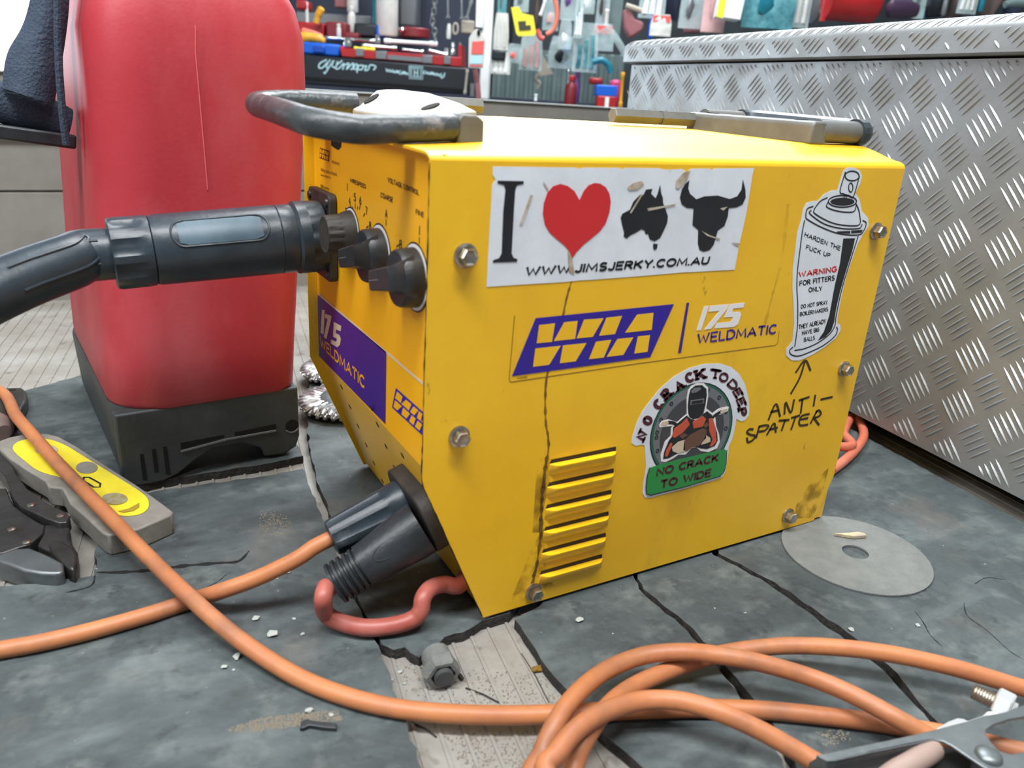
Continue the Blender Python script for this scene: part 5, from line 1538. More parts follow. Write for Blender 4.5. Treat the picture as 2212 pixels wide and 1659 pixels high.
bm = nb(); lathe(bm, f0 + ax * 0.013, ax, [(0, 0.0066), (0.0085, 0.0066), (0.009, 0.006)], 24)
part('plug', bm, 'base', fit, 'dark round plug')

rnd = random.Random(11)
peb = [(553, 1338, 4.6), (590, 1372, 6.4), (635, 1338, 2.6), (513, 1421, 5), (485, 1443, 3.6), (654, 1371, 2.8), (668, 1538, 4.4), (1252, 1342, 5), (622, 1238, 3), (598, 1250, 2), (1838, 1362, 4), (1982, 1352, 3.2), (863, 1452, 3.4), (848, 1470, 2.4), (874, 1478, 2.2), (940, 1488, 3), (1610, 1326, 2.4), (505, 1448, 1.8), (716, 1546, 3)]
places = {0: 'pale pebble upper right of the cable crossing, beside the largest one', 1: 'largest pale grey pebble, below the crossing of the orange cables'}
for i, (u, v, s) in enumerate(peb):
    z = -0.0085 if (840 < u < 950 and v > 1440) else 0.0
    bm = nb(); k = s * 0.00042 * (1.0 if v > 1300 else 1.1)
    rock(bm, gp(u, v, z), (k * rnd.uniform(1.0, 1.4) * 1.3, k * rnd.uniform(0.9, 1.3) * 1.3, k * 1.3), rnd, 14)
    lab = places.get(i) or 'small pale grit pebble lying loose on the mat or floor'
    solo('pebble', bm, 'stone', lab, 'pebble', 'loose pale pebbles', ang=20)
bm = nb()
prism(bm, [gp(u, v, 0.003) for u, v in ((652, 1556), (664, 1552), (676, 1556), (728, 1562), (727, 1573), (700, 1571), (668, 1566), (655, 1572), (647, 1572))], V((0, 0, -0.003)))
solo('plastic_strip', bm, 'blackpl', 'small black plastic strip lying by the sandy grit', 'strip', bevel=0.0006)
for a, b, lab in (((1006, 1486), (1078, 1518), 'thin dark wire offcut lying on the ribbed floor right of the fitting'), ((888, 1560), (943, 1592), 'thin dark wire offcut lying in front of the orange cable'), ((1126, 1412), (1186, 1520), 'long thin dark wire offcut lying beside the torn mat edge')):
    p_, q_ = gp(*a, -0.0078), gp(*b, -0.0078)
    bm = nb(); tube(bm, [p_, (p_ + q_) / 2 + V((0.001, 0, 0.0002)), q_], 0.0006, 6)
    solo('wire_offcut', bm, 'rubberedge', lab, 'wire')
bm = nb(); rock(bm, gp(996, 1466, -0.0083), (0.0016, 0.005, 0.003), rnd, 14)
solo('rubber_crumb', bm, 'rubberedge', 'dark elongated rubber crumb right of the grey fitting', 'crumb')
for u, v, s, lab in ((838, 1400, 0.006, 'dark rubber crumb at the left end of the torn edge'), (864, 1410, 0.005, 'dark rubber crumb in the middle of the torn edge'), (906, 1418, 0.007, 'dark rubber crumb against the top of the grey fitting'), (1162, 1448, 0.0055, 'brown crumb beside the right torn edge of the mat')):
    bm = nb(); rock(bm, gp(u, v, -0.0083), (s, s * 0.6, s * 0.7), rnd, 16)
    solo('rubber_crumb', bm, 'rubberedge' if v < 1440 else 'rust', lab, 'crumb')
bm = nb()
def grains(poly, n, z, s0, s1):
    us = [p[0] for p in poly]; vs_ = [p[1] for p in poly]
    k = 0
    while k < n:
        u, v = rnd.uniform(min(us), max(us)), rnd.uniform(min(vs_), max(vs_))
        ins = False
        for i in range(len(poly)):
            (x1, y1), (x2, y2) = poly[i], poly[i - 1]
            if (y1 > v) != (y2 > v) and u < (x2 - x1) * (v - y1) / (y2 - y1) + x1: ins = not ins
        if not ins: continue
        k += 1
        s = rnd.uniform(s0, s1)
        c = gp(u, v, z)
        vv = [bm.verts.new(c + V(d) * s) for d in ((1, 0, 0), (-0.5, 0.8, 0), (-0.5, -0.8, 0.1), (0, 0, 1.1))]
        for f in ((0, 1, 3), (1, 2, 3), (2, 0, 3), (0, 2, 1)): bm.faces.new([vv[i] for i in f])
grains([(480, 1580), (560, 1552), (640, 1542), (730, 1536), (740, 1556), (640, 1570), (540, 1582)], 700, 0.0, 0.0004, 0.0012)
grains([(560, 1105), (600, 1098), (625, 1120), (640, 1150), (590, 1160), (560, 1140)], 260, 0.0, 0.0004, 0.0010)
grains([(850, 1440), (900, 1430), (1000, 1440), (1180, 1460), (1220, 1520), (1000, 1520), (880, 1500)], 420, -0.0083, 0.0003, 0.0010)
grains([(950, 1580), (1160, 1580), (1180, 1659), (1000, 1659)], 420, -0.0083, 0.0003, 0.0010)
grains([(1760, 1580), (1830, 1575), (1840, 1600), (1780, 1612)], 120, 0.0, 0.0003, 0.0008)
o = solo('sand_grit', bm, 'sand', 'loose sandy grit scattered over the mat and the bare floor', 'grit', kind='stuff', smooth=False)

# ================================================================== the workshop beyond the tray
UPV = V((0, 0, 1))
def at(u, v, d): return bgp(u, v, d)
def sc_of(d):            # metres per photo pixel at distance d
    return d / FPX * 0.98
def bm_box(u0, v0, u1, v1, d, dep, bm=None):
    bm = bm or nb()
    a, b = at(u0, (v0 + v1) / 2, d), at(u1, (v0 + v1) / 2, d)
    t, q = at((u0 + u1) / 2, v0, d), at((u0 + u1) / 2, v1, d)
    w = (b - a).dot(HR); h = t.z - q.z
    c = (a + b) / 2
    box(bm, V((c.x, c.y, (t.z + q.z) / 2)) + HD * (dep / 2), (w, dep, h), (HR, HD, UPV))
    return bm
M2 = {
 'navy': mat('navy_painted_shelf', (26, 34, 54), 0.6, 0, (34, 44, 62), 6),
 'grey': mat('grey_green_panel', (104, 122, 122), 0.6, 0, (86, 104, 106), 8),
 'teal': mat('teal_plastic', (24, 118, 138), 0.4),
 'blue': mat('bright_blue_plastic', (12, 92, 200), 0.35),
 'redp': mat('bright_red_enamel', (178, 30, 32), 0.4, 0, (150, 24, 30), 12),
 'dkred': mat('dark_red_plastic', (120, 32, 38), 0.5),
 'black': mat('satin_black_enamel', (24, 30, 38), 0.4),
 'chrome': mat('chrome_tool_steel', (225, 232, 232), 0.18, 1.0),
 'offwhite': mat('off_white_plastic', (214, 214, 208), 0.45, 0, (196, 198, 196), 20),
 'whiteglow': mat('white_enamel', (240, 244, 246), 0.35),
 'lettering': mat('pale_blue_lettering', (176, 214, 222), 0.5),
 'yellow': mat('lemon_yellow_card', (236, 226, 60), 0.5),
 'amber': mat('amber_plastic', (222, 160, 40), 0.45),
 'pinkred': mat('coral_red_print', (220, 92, 88), 0.5),
 'pink': mat('pale_pink_plastic', (212, 172, 172), 0.5, 0, (190, 150, 150), 14),
 'rose': mat('dusty_rose_leather', (158, 100, 104), 0.6, 0, (132, 84, 88), 9),
 'clear': mat('clear_plastic_bag', (222, 240, 242), 0.1, 0, (180, 206, 208), 12, 1.0, 70, alpha=0.36),
 'tealbag': mat('teal_plastic_bag', (120, 186, 194), 0.2, 0, (40, 104, 120), 14, 0.8, 50, alpha=0.85),
 'steelgrey': mat('grey_steel', (126, 130, 134), 0.4, 0.6),
 'beige': mat('beige_card', (168, 160, 146), 0.6),
 'orange': mat('salmon_hose', (226, 122, 100), 0.5),
 'purple': mat('violet_plastic', (110, 70, 140), 0.4),
 'magenta': mat('magenta_plastic', (206, 60, 120), 0.4),
 'brown': mat('dark_brown_wood', (84, 70, 66), 0.6, 0, (64, 54, 52), 10),
}
def B(k): return M2[k]

# shop walls
bm = nb()
a, b = bgp(560, 100, 4.3), bgp(2900, 100, 4.3)
prism(bm, [V((a.x, a.y, -1.0)), V((b.x, b.y, -1.0)), V((b.x, b.y, 3.2)), V((a.x, a.y, 3.2))], HD * 0.1)
struct('wall_far', bm, mat('dim_shop_wall', (52, 66, 76), 0.8, 0, (38, 50, 62), 3))
# open bright doorway at the left
bm = nb()
a, b = bgp(-1400, 100, 6.5), bgp(180, 100, 6.5)
prism(bm, [V((a.x, a.y, 0.2)), V((b.x, b.y, 0.2)), V((b.x, b.y, 2.1)), V((a.x, a.y, 2.1))], HD * 0.02)
struct('window_1', bm, mat('daylight_opening', (232, 244, 255), 0.5, emit=7.0))
bm = nb()
a, b = bgp(-1400, 100, 6.3), bgp(560, 100, 6.3)
prism(bm, [V((a.x, a.y, -1.0)), V((b.x, b.y, -1.0)), V((b.x, b.y, 0.2)), V((a.x, a.y, 0.2))], HD * 0.1)
struct('wall_left', bm, B('teal'))

# unseen glowing panel added high at the rear to whiten the machine's top
bm = nb()
a, b = bgp(420, 100, 4.2), bgp(2700, 100, 4.2)
prism(bm, [V((a.x, a.y, 1.05)), V((b.x, b.y, 1.05)), V((b.x, b.y, 2.4)), V((a.x, a.y, 2.4))], HD * 0.02)
struct('rear_glow_panel', bm, mat('added_rear_glow', (236, 246, 255), 0.5, emit=9.0))
DB = 2.8
# bench under everything
bm = nb()
a, b = bgp(600, 150, DB - 0.05), bgp(1340, 150, DB - 0.05)
zt = at(1000, 205, DB).z
prism(bm, [V((a.x, a.y, zt - 0.05)), V((b.x, b.y, zt - 0.05)), V((b.x, b.y, zt)), V((a.x, a.y, zt))], HD * 0.38)
solo('workbench', bm, B('navy'), 'dark workbench top beyond the tray side', 'bench')

# black tool tray with pale script
tbx = thing('tool_case', 'long black tool case with pale script lettering behind the tray side', 'tool case', at(830, 205, DB))
bm = nb()
def slab(q, d, dep, bm):
    pts = [at(u, v, d) for u, v in q]
    prism(bm, pts, HD * dep)
slab([(640, 116.5), (1012, 147.5), (1014, 204), (640, 180)], DB, 0.30, bm)
part('body', bm, B('black'), tbx, bevel=0.004)
bm = nb(); slab([(640, 164), (1000, 192), (1000, 197), (640, 171)], DB - 0.004, 0.004, bm)
part('drawer_gap', bm, 'void', tbx, 'dark gap under the drawer front')
def ZA(x, y): return (640 + x / 5.267, y / 5.267)
bm = nb()
scr = [[(345, 680), (270, 720), (258, 770), (300, 770), (345, 720), (385, 690)], [(385, 680), (345, 745), (360, 775), (420, 690), (330, 830), (315, 820)], [(430, 690), (405, 745), (440, 770), (460, 740), (520, 690)], [(470, 700), (450, 780), (490, 775), (540, 720), (530, 790)], [(540, 745), (600, 720), (570, 790), (620, 740), (650, 720), (640, 780), (620, 790)], [(660, 740), (690, 730), (690, 780), (655, 785), (665, 745)], [(710, 740), (690, 825)], [(715, 745), (760, 745), (745, 790), (700, 790)], [(770, 755), (800, 750), (780, 800), (820, 790), (835, 745), (870, 740), (905, 760), (880, 795)]]
def onbk(x, y): return at(*ZA(x, y), DB - 0.0015)
for st_ in scr: ribbon(bm, spline([onbk(x, y) for x, y in st_], 4), -HD, 0.0042, 0.001)
part('script_lettering', bm, B('lettering'), tbx, 'pale blue script lettering', smooth=False)
bm = nb()
for xa, xb, ya, n_, sd_ in ((1022, 1278, 798, 7, 3), (1446, 1672, 822, 6, 8)):
    rnd = random.Random(sd_)
    st_ = (xb - xa) / n_
    for i in range(n_):
        x0 = xa + i * st_; y0 = ya + (x0 - xa) * 0.16
        k = rnd.uniform(0.8, 1.15)
        sh = rnd.choice([[(0, 22), (.25, -20), (.5, 20), (.7, -16), (.95, 18)], [(.55, -18), (.1, -8), (.1, 18), (.6, 16), (.9, 2)], [(0, -20), (.3, 20), (.55, -6), (.85, 20)]])
        ribbon(bm, spline([onbk(x0 + a_ * st_, y0 + b__ * k) for a_, b__ in sh], 4), -HD, 0.0026, 0.001)
ribbon(bm, spline([onbk(1690, 830), onbk(1680, 870), onbk(1655, 888), onbk(1640, 870)], 4), -HD, 0.003, 0.001)
for k in (0, 14, 28):
    sq = [(1284 + k, 748 + k), (1440 - k, 755 + k), (1438 - k, 902 - k), (1286 + k, 893 - k)]
    ribbon(bm, [onbk(*p) for p in sq + [sq[0]]], -HD, 0.0018, 0.001)
ribbon(bm, [onbk(1345, 790), onbk(1345, 865)], -HD, 0.003, 0.001); ribbon(bm, [onbk(1380, 792), onbk(1380, 867)], -HD, 0.003, 0.001); ribbon(bm, [onbk(1345, 826), onbk(1380, 828)], -HD, 0.003, 0.001)
part('badge_lettering', bm, B('lettering'), tbx, 'pale lettering either side of a square badge', smooth=False)

# blue case, red socket tray and its tools, on the black case
bm = nb(); slab([(650, 90), (733, 96), (733, 122), (650, 115)], DB + 0.02, 0.14, bm); c_ = at(690, 106, DB + 0.02)
bx = thing('blue_case', 'bright blue plastic case on the black tool case', 'case', at(690, 120, DB + 0.05))
part('shell', bm, B('blue'), bx, bevel=0.006)
bm = nb(); bm_box(676, 98, 702, 114, DB + 0.012, 0.012, bm); part('latch', bm, mat('deep_blue_latch', (10, 70, 170), 0.35), bx, bevel=0.003)
rt = thing('socket_tray', 'red metal socket tray with grey catches on the black tool case', 'tray', at(870, 145, DB + 0.05))
bm = nb(); slab([(734, 104), (997, 124), (998, 144.5), (738, 122)], DB + 0.01, 0.012, bm)
slab([(734, 100), (742, 100), (742, 122), (738, 122)], DB + 0.02, 0.16, bm); slab([(990, 96), (997, 97), (998, 144.5), (990, 144)], DB + 0.02, 0.16, bm)
slab([(740, 119.5), (997, 142), (997, 144.5), (740, 122)], DB + 0.02, 0.16, bm)
part('tray_body', bm, B('redp'), rt, bevel=0.002)
for u, v, w in ((777, 113, 9), (823, 119, 12), (923, 128, 11), (966, 130, 8)):
    bm = nb(); bm_box(u - w, v - 9, u + w, v + 9, DB + 0.004, 0.01, bm); part('catch', bm, B('steelgrey'), rt, 'grey metal catch', bevel=0.002)
bm = nb(); slab([(838, 118), (912, 124), (912, 134), (838, 128)], DB + 0.003, 0.006, bm); part('name_strip', bm, B('steelgrey'), rt, 'dark grey strip')
def bar_(u0, v0, u1, v1, d, r, m, label, name='socket_bar', cat='tool', grp=None, knob=None):
    a, b = at(u0, v0, d), at(u1, v1, d)
    bm = nb(); ax = (b - a); ln = ax.length
    lathe(bm, a, ax, [(0, r * 0.8), (0.002, r), (ln * 0.12, r), (ln * 0.14, r * 0.75), (ln * 0.84, r * 0.75), (ln * 0.86, r * 1.05), (ln - 0.002, r * 1.05), (ln, r * 0.8)], 14)
    return solo(name, bm, m, label, cat, grp)
bar_(702, 81, 812, 88, DB + 0.06, 0.0055, B('chrome'), 'chrome bar lying left across the top of the red tray')
bar_(830, 88, 945, 95, DB + 0.06, 0.008, B('whiteglow'), 'bright white bar lying right across the top of the red tray')
bar_(782, 98, 858, 104, DB + 0.04, 0.0075, B('chrome'), 'chrome bar in the middle of the red tray, left one')
bar_(765, 104, 810, 107, DB + 0.03, 0.006, B('yellow'), 'pale yellow bar at the left end inside the red tray')
bar_(868, 106, 915, 112, DB + 0.035, 0.0055, B('chrome'), 'short chrome bar in the middle of the red tray, right one')
bar_(925, 108, 968, 119, DB + 0.03, 0.007, B('chrome'), 'chrome bar at the right end inside the red tray')
for i, (u, v, w, h, lab) in enumerate(((752, 92, 10, 16, 'hollow chrome socket at the left end of the red tray'), (816, 86, 6, 16, 'chrome ratchet head standing between the two long bars'), (978, 106, 6, 24, 'tall chrome socket at the right end of the red tray'), (964, 112, 6, 14, 'shorter chrome socket beside the tall one'), (993, 108, 3.5, 26, 'thin chrome rod at the right corner of the red tray'))):
    c = at(u, v + h / 2, DB + 0.05); s = sc_of(DB)
    bm = nb(); lathe(bm, c, UPV, [(0, w * s * 0.9), (h * s * 0.5, w * s * 0.9), (h * s * 0.55, w * s * 0.75), (h * s, w * s * 0.75), (h * s, w * s * 0.5), (h * s * 0.7, w * s * 0.48)], 18, cap1=True)
    solo('socket', bm, B('chrome'), lab, 'socket')
# grips and bottles behind
def bottle(u, v0, v1, w, d, m, label, neck=0.35, capm=None, name='bottle', cat='bottle', body=0.62):
    s = sc_of(d); c = at(u, v1, d); h = (v1 - v0) * s; r = w * s / 2
    t = thing(name, label, cat, c)
    bm = nb(); lathe(bm, c, UPV, [(0, r * 0.92), (h * 0.03, r), (h * body, r), (h * (body + 0.1), r * 0.85), (h * (body + 0.17), r * neck), (h * 0.84, r * neck)], 24)
    part('bottle_body', bm, m, t, ang=50)
    bm = nb(); lathe(bm, c + UPV * (h * 0.84), UPV, [(0, r * neck * 1.25), (h * 0.12, r * neck * 1.2), (h * 0.16, r * neck * 0.6)], 18)
    part('cap', bm, capm or m, t)
    return t
DS = 3.05
bm = nb()
a, b = bgp(560, 40, DS + 0.30), bgp(1030, 40, DS + 0.30)
prism(bm, [V((a.x, a.y, zt)), V((b.x, b.y, zt)), V((b.x, b.y, zt + 1.0)), V((a.x, a.y, zt + 1.0))], HD * 0.03)
solo('shelving', bm, B('navy'), 'dark navy shelf back panel behind the bottles', 'shelf')
bm = nb(); bm_box(640, 30, 800, 52, DS + 0.2, 0.08, bm)
solo('shelf_board', bm, B('steelgrey'), 'grey shelf board end behind the white bottles', 'shelf', bevel=0.002)
bottle(836, -60, 78, 44, DS, B('offwhite'), 'tall off white bottle beside the teal bottle on the shelf', 0.6, body=0.8)
bottle(814, -70, 76, 18, DS + 0.03, B('teal'), 'slim teal blue bottle left of the tall white bottle', 0.6)
bottle(760, 22, 70, 16, DS + 0.02, B('offwhite'), 'small white nozzle bottle standing in the red bin', 0.5)
bottle(762, -60, 27, 22, DS + 0.05, B('offwhite'), 'white bottle hanging above the nozzle bottle', 0.4)
bottle(664, 12, 58, 6, DS - 0.05, B('offwhite'), 'thin white tube beside the amber grip', 0.8)
bottle(732, 56, 84, 9, DS - 0.1, B('offwhite'), 'small pale tube between the red bins', 0.7)
bm = nb(); bm_box(812, 54, 830, 80, DS - 0.03, 0.05, bm); solo('blue_box', bm, B('blue'), 'small blue box at the foot of the teal bottle', 'box', bevel=0.004)
bm = nb(); bm_box(764, 50, 815, 80, DS - 0.02, 0.10, bm); solo('dark_bin', bm, B('black'), 'dark bin left of the small blue box', 'bin', bevel=0.008)
for u0, v0, u1, v1, k, lab in ((640, 48, 700, 82, 'redp', 'red bin at the left behind the red tank'), (704, 47, 748, 84, 'dkred', 'dark red bin in the middle behind the blue case'), (738, 70, 774, 84, 'dkred', 'low dark red bin under the nozzle bottle'), (640, 0, 662, 20, 'redp', 'red box at the top beside the red tank')):
    bm = nb(); bm_box(u0, v0, u1, v1, DS - 0.06, 0.08, bm); solo('parts_bin', bm, B(k), lab, 'bin', bevel=0.006)
bm = nb(); tube(bm, spline([at(683, 50, DS - 0.1), at(688, 32, DS - 0.1), at(696, 16, DS - 0.1)], 5), [0.010] * 5 + [0.013] * 5 + [0.007], 12)
solo('amber_grip', bm, B('amber'), 'amber screwdriver grip standing in the red bin', 'tool')
gun = thing('grip_tool', 'orange and amber hand tool lying on the bright blue case', 'tool', at(675, 92, DB + 0.05))
bm = nb(); tube(bm, spline([at(645, 84, DB + 0.06), at(665, 80, DB + 0.06), at(690, 84, DB + 0.06), at(703, 90, DB + 0.06)], 5), [0.017] * 6 + [0.014] * 5 + [0.010] * 4 + [0.006], 14)
part('handle', bm, B('amber'), gun)
bm = nb(); tube(bm, spline([at(655, 68, DB + 0.08), at(675, 74, DB + 0.07), at(698, 84, DB + 0.07)], 5), [0.012] * 5 + [0.013] * 5 + [0.007], 12)
part('jaw', bm, B('orange'), gun, 'orange upper arm')
tin = thing('red_tin', 'flat red tin on the shelf right of the tall white bottle', 'tin', at(895, 80, DS - 0.05))
s = sc_of(DS)
bm = nb(); lathe(bm, at(895, 80, DS - 0.05), UPV, [(0, 30 * s), (14 * s, 30 * s), (16 * s, 28 * s)], 28); part('body', bm, B('dkred'), tin)
bm = nb(); lathe(bm, at(867, 64, DS - 0.1), UPV, [(-4 * s, 5 * s), (0, 7 * s), (4 * s, 4 * s)], 14); part('knob', bm, B('chrome'), tin)
# grey cabinet and dark gap
bm = nb(); bm_box(862, -60, 902, 58, DS + 0.18, 0.10, bm); solo('grey_canister', bm, B('steelgrey'), 'dull grey canister behind the red tin', 'canister', bevel=0.01)
bm = nb(); bm_box(722, -60, 746, 16, DS + 0.1, 0.06, bm); solo('mauve_box', bm, B('rose'), 'dull mauve box high on the shelf', 'box', bevel=0.004)
# hanging chain
ch = thing('hanging_chain', 'dull steel chain hanging beside the white post', 'chain', at(938, 84, DB + 0.05))
s = sc_of(DB)
for i in range(9):
    v = -8 + i * 11
    c = at(937 + 3 * math.sin(i), v, DB + 0.05)
    bm = nb()
    ex = HR if i % 2 else (HR * 0.25 + HD * 0.97)
    pts = [c + ex * (4.2 * s * math.cos(t)) + UPV * (7.5 * s * math.sin(t)) for t in [2 * math.pi * k / 14 for k in range(15)]]
    tube(bm, pts, 1.6 * s, 7, cap=False); part('link', bm, B('steelgrey'), ch)
# hanging spanners
def spanner(u0, v0, u1, v1, d, w, m, label):
    a, b = at(u0, v0, d), at(u1, v1, d)
    s = sc_of(d); ax = (b - a).normalized(); sd = ax.cross(HD).normalized()
    bm = nb()
    t = -HD * (3 * s)
    q = []
    r = w * s
    q = [a + sd * r * 0.45 + ax * r * 1.2, b + sd * r * 0.45 - ax * r * 1.2, b + sd * r - ax * r * 0.4, b + sd * r * 0.9 + ax * r * 0.7, b + sd * r * 0.35 + ax * r * 0.1, b - sd * r * 0.35 + ax * r * 0.1, b - sd * r * 0.9 + ax * r * 0.7, b - sd * r - ax * r * 0.4, b - sd * r * 0.45 - ax * r * 1.2, a - sd * r * 0.45 + ax * r * 1.2, a - sd * r * 0.9, a - sd * r * 0.4 - ax * r * 0.9, a + sd * r * 0.4 - ax * r * 0.9, a + sd * r * 0.9]
    prism(bm, q, t)
    return solo('spanner', bm, m, label, 'spanner', bevel=0.001)
spanner(968, -40, 968, 38, DB + 0.02, 4, B('chrome'), 'slim chrome spanner hanging right of the chain')
spanner(997, -30, 998, 40, DB + 0.02, 4, B('chrome'), 'slim chrome spanner hanging middle of the three beside the post')
spanner(1018, 4, 1008, 40, DB, 5, B('chrome'), 'slanting chrome spanner hanging next to the white post')
bm = nb(); lathe(bm, at(969, 84, DB - 0.02), UPV, [(0, 4 * s), (10 * s, 5 * s), (24 * s, 3.6 * s), (28 * s, 2.6 * s)], 12); solo('spark_plug', bm, B('offwhite'), 'small white and cream spark plug standing behind the red tray', 'spark plug')
bm = nb(); tube(bm, [at(984, 62, DB - 0.02) + HR * (5 * s * math.cos(t)) + UPV * (10 * s * math.sin(t)) for t in [2 * math.pi * k / 16 for k in range(17)]], 2 * s, 7, cap=False); solo('brass_ring', bm, B('beige'), 'dull brass ring hanging beside the spark plug', 'ring')
bm = nb(); bm_box(996, 44, 1024, 72, DB + 0.04, 0.03, bm); solo('beige_block', bm, B('beige'), 'beige block hanging left of the white post', 'block', bevel=0.004)
# white post
pst = thing('steel_post', 'white painted steel post rising behind the tray side', 'post', at(1046, 208, 2.45))
bm = nb(); bm_box(1029, -60, 1046, 60, 2.46, 0.03, bm); part('bracket', bm, B('whiteglow'), pst, bevel=0.003)
bm = nb(); bm_box(1040, -60, 1062, 215, 2.48, 0.05, bm); part('post_body', bm, B('whiteglow'), pst, bevel=0.004)
# lockout tag
tg = thing('hanging_tag', 'red and white tag hanging on the white post', 'tag', at(1030, 150, 2.35))
bm = nb(); slab([(1013, 82), (1020, 70), (1028, 62), (1036, 64), (1046, 80), (1050, 84), (1044, 148), (1012, 146)], 2.36, 0.003, bm); part('card', bm, B('offwhite'), tg)
bm = nb(); slab([(1020, 90), (1046, 88), (1044, 117), (1018, 117)], 2.357, 0.002, bm); slab([(1014, 140), (1042, 141), (1042, 144), (1014, 143)], 2.357, 0.002, bm); part('red_panel', bm, B('pinkred'), tg, 'red printed panel')
bm = nb(); slab([(1016, 119), (1044, 119), (1042, 138), (1015, 138)], 2.357, 0.002, bm); part('grey_panel', bm, B('lettering'), tg, 'pale grey writing panel')
bm = nb(); s = sc_of(2.36); prism(bm, [at(1034, 71, 2.3565) + HR * (3.5 * s * math.cos(t)) + UPV * (6 * s * math.sin(t)) for t in [2 * math.pi * k / 16 for k in range(16)]], HD * 0.001); part('hole', bm, 'void', tg, 'dark punched hole')
bar_(1010, 150, 1004, 204, 2.5, 0.005, B('beige'), 'slim brassy rod below the red and white tag', 'brass_rod')
bm = nb(); tube(bm, spline([at(1026, 150, 2.42), at(1031, 180, 2.42), at(1034, 214, 2.42)], 4), 0.008, 10); solo('pink_hose', bm, B('rose'), 'short pinkish red hose beside the white post', 'hose')
bm = nb(); bm_box(1016, 180, 1024, 208, 2.5, 0.01, bm); solo('steel_offcut', bm, B('steelgrey'), 'grey steel offcut left of the pinkish hose', 'offcut')

# grey ribbed cabinet behind the hanging packets
DC = 3.25
cab = thing('ribbed_cabinet', 'grey green ribbed cabinet below the hanging packets', 'cabinet', at(1180, 225, DC))
bm = nb(); bm_box(1064, 110, 1345, 240, DC, 0.3, bm); part('body', bm, B('grey'), cab)
for i in range(14):
    u = 1072 + i * 20
    bm = nb(); bm_box(u, 118, u + 11, 236, DC - 0.012, 0.014, bm); part('rib', bm, B('grey'), cab, bevel=0.004)
# hanging things
def packet(u0, v0, u1, v1, d, m, label, seed, contents=None, cm=None, name='hanging_packet', cat='packet', ch=0.5, cl=None):
    """a crumpled plastic sleeve hung from a peg, with something inside"""
    rnd = random.Random(seed)
    t = thing(name, label, cat, at((u0 + u1) / 2, v1, d))
    s = sc_of(d); w = (u1 - u0) * s; h = (v1 - v0) * s
    o = at((u0 + u1) / 2, v1, d)
    bm = nb(); NU, NVv = 8, 9
    for sd in (0, 1):
        g_ = []
        for j in range(NVv + 1):
            r_ = []
            for i in range(NU + 1):
                x = (i / NU - 0.5) * w * (0.75 + 0.25 * math.sin(min(1, (1 - j / NVv) * 1.6) * 1.57))
                bul = 0.10 * w * math.sin(math.pi * i / NU) * (1 - 0.7 * j / NVv) + rnd.uniform(-1, 1) * 0.03 * w * (0 if i in (0, NU) else 1)
                r_.append(bm.verts.new(o + HR * (x + rnd.uniform(-1, 1) * 0.01 * w) + UPV * (h * j / NVv) + HD * (bul if sd else -bul)))
            g_.append(r_)
        for j in range(NVv):
            for i in range(NU):
                bm.faces.new((g_[j][i], g_[j][i + 1], g_[j + 1][i + 1], g_[j + 1][i]))
    part('sleeve', bm, m, t, ang=80)
    if contents == 'rods':
        bm = nb()
        for k in range(3):
            x = (k - 1) * w * 0.26
            a = o + HR * x + UPV * (h * 0.08); b = o + HR * (x * 0.9) + UPV * (h * (0.55 + 0.1 * k))
            tube(bm, [a, (a + b) / 2 + HR * 0.002, b], [w * 0.12, w * 0.10, w * 0.09], 10)
        part('contents', bm, cm, t, cl)
    elif contents == 'lump':
        bm = nb(); rock(bm, o + UPV * (h * 0.12), (w * 0.34, w * 0.10, h * ch), rnd, 26); part('contents', bm, cm, t, cl)
    elif contents == 'card':
        bm = nb(); box(bm, o + UPV * (h * 0.78), (w * 0.82, 0.004, h * 0.3), (HR, HD, UPV)); part('header_card', bm, cm, t, cl)
    return t
HK = [
 (1066, 40, 1096, 108, 2.72, 'offwhite', 'off white packet of pale rods left of the yellow tag', 'rods', 'offwhite', 'pale rods'),
 (1060, 118, 1100, 160, 2.71, 'offwhite', 'lower pair of white bulb shaped fittings near the white post', 'rods', 'whiteglow', 'white rods'),
 (1122, 78, 1168, 152, 2.80, 'clear', 'clear packet of pinkish fittings below the yellow tag', 'rods', 'pink', 'pinkish fittings'),
 (1094, 100, 1124, 136, 2.95, 'clear', 'clear packet with coral contents left of the pinkish packet', 'lump', 'pinkred', 'coral contents'),
 (1184, 88, 1240, 148, 2.82, 'clear', 'clear packet with a dark round part and blue edge', 'lump', 'black', 'dark part'),
 (1236, 64, 1286, 156, 2.78, 'clear', 'pale teal clear packet hanging in the middle', 'rods', 'tealbag', 'pale teal rods'),
 (1206, 50, 1232, 106, 2.76, 'clear', 'narrow bright clear packet above the dark part', 'lump', 'whiteglow', 'white part'),
 (1238, 10, 1256, 82, 2.74, 'clear', 'narrow glossy packet with a white strip', 'rods', 'whiteglow', 'white strip'),
 (1276, 60, 1322, 110, 2.85, 'clear', 'clear packet with a red and white card beside the grey post', 'card', 'pinkred', 'red header card'),
 (1110, -40, 1140, 26, 2.85, 'clear', 'crumpled clear packet above the yellow tag', 'lump', 'grey', 'grey part'),
 (1172, 10, 1204, 66, 2.84, 'clear', 'clear packet hanging behind the salmon tube', 'lump', 'pink', 'pale part'),
 (1254, -30, 1282, 30, 2.80, 'clear', 'clear packet with a bright white block at the top', 'lump', 'whiteglow', 'white block'),
 (1074, -60, 1092, 44, 2.90, 'tealbag', 'dark teal packet hanging beside the white post', 'lump', 'grey', 'grey part'),
 (1210, -60, 1244, 44, 2.90, 'clear', 'dim clear packet at the top right of the salmon tube', 'lump', 'purple', 'violet part'),
 (1286, -40, 1312, 60, 2.92, 'clear', 'dim olive packet left of the grey post', 'lump', 'brown', 'brown part'),
]
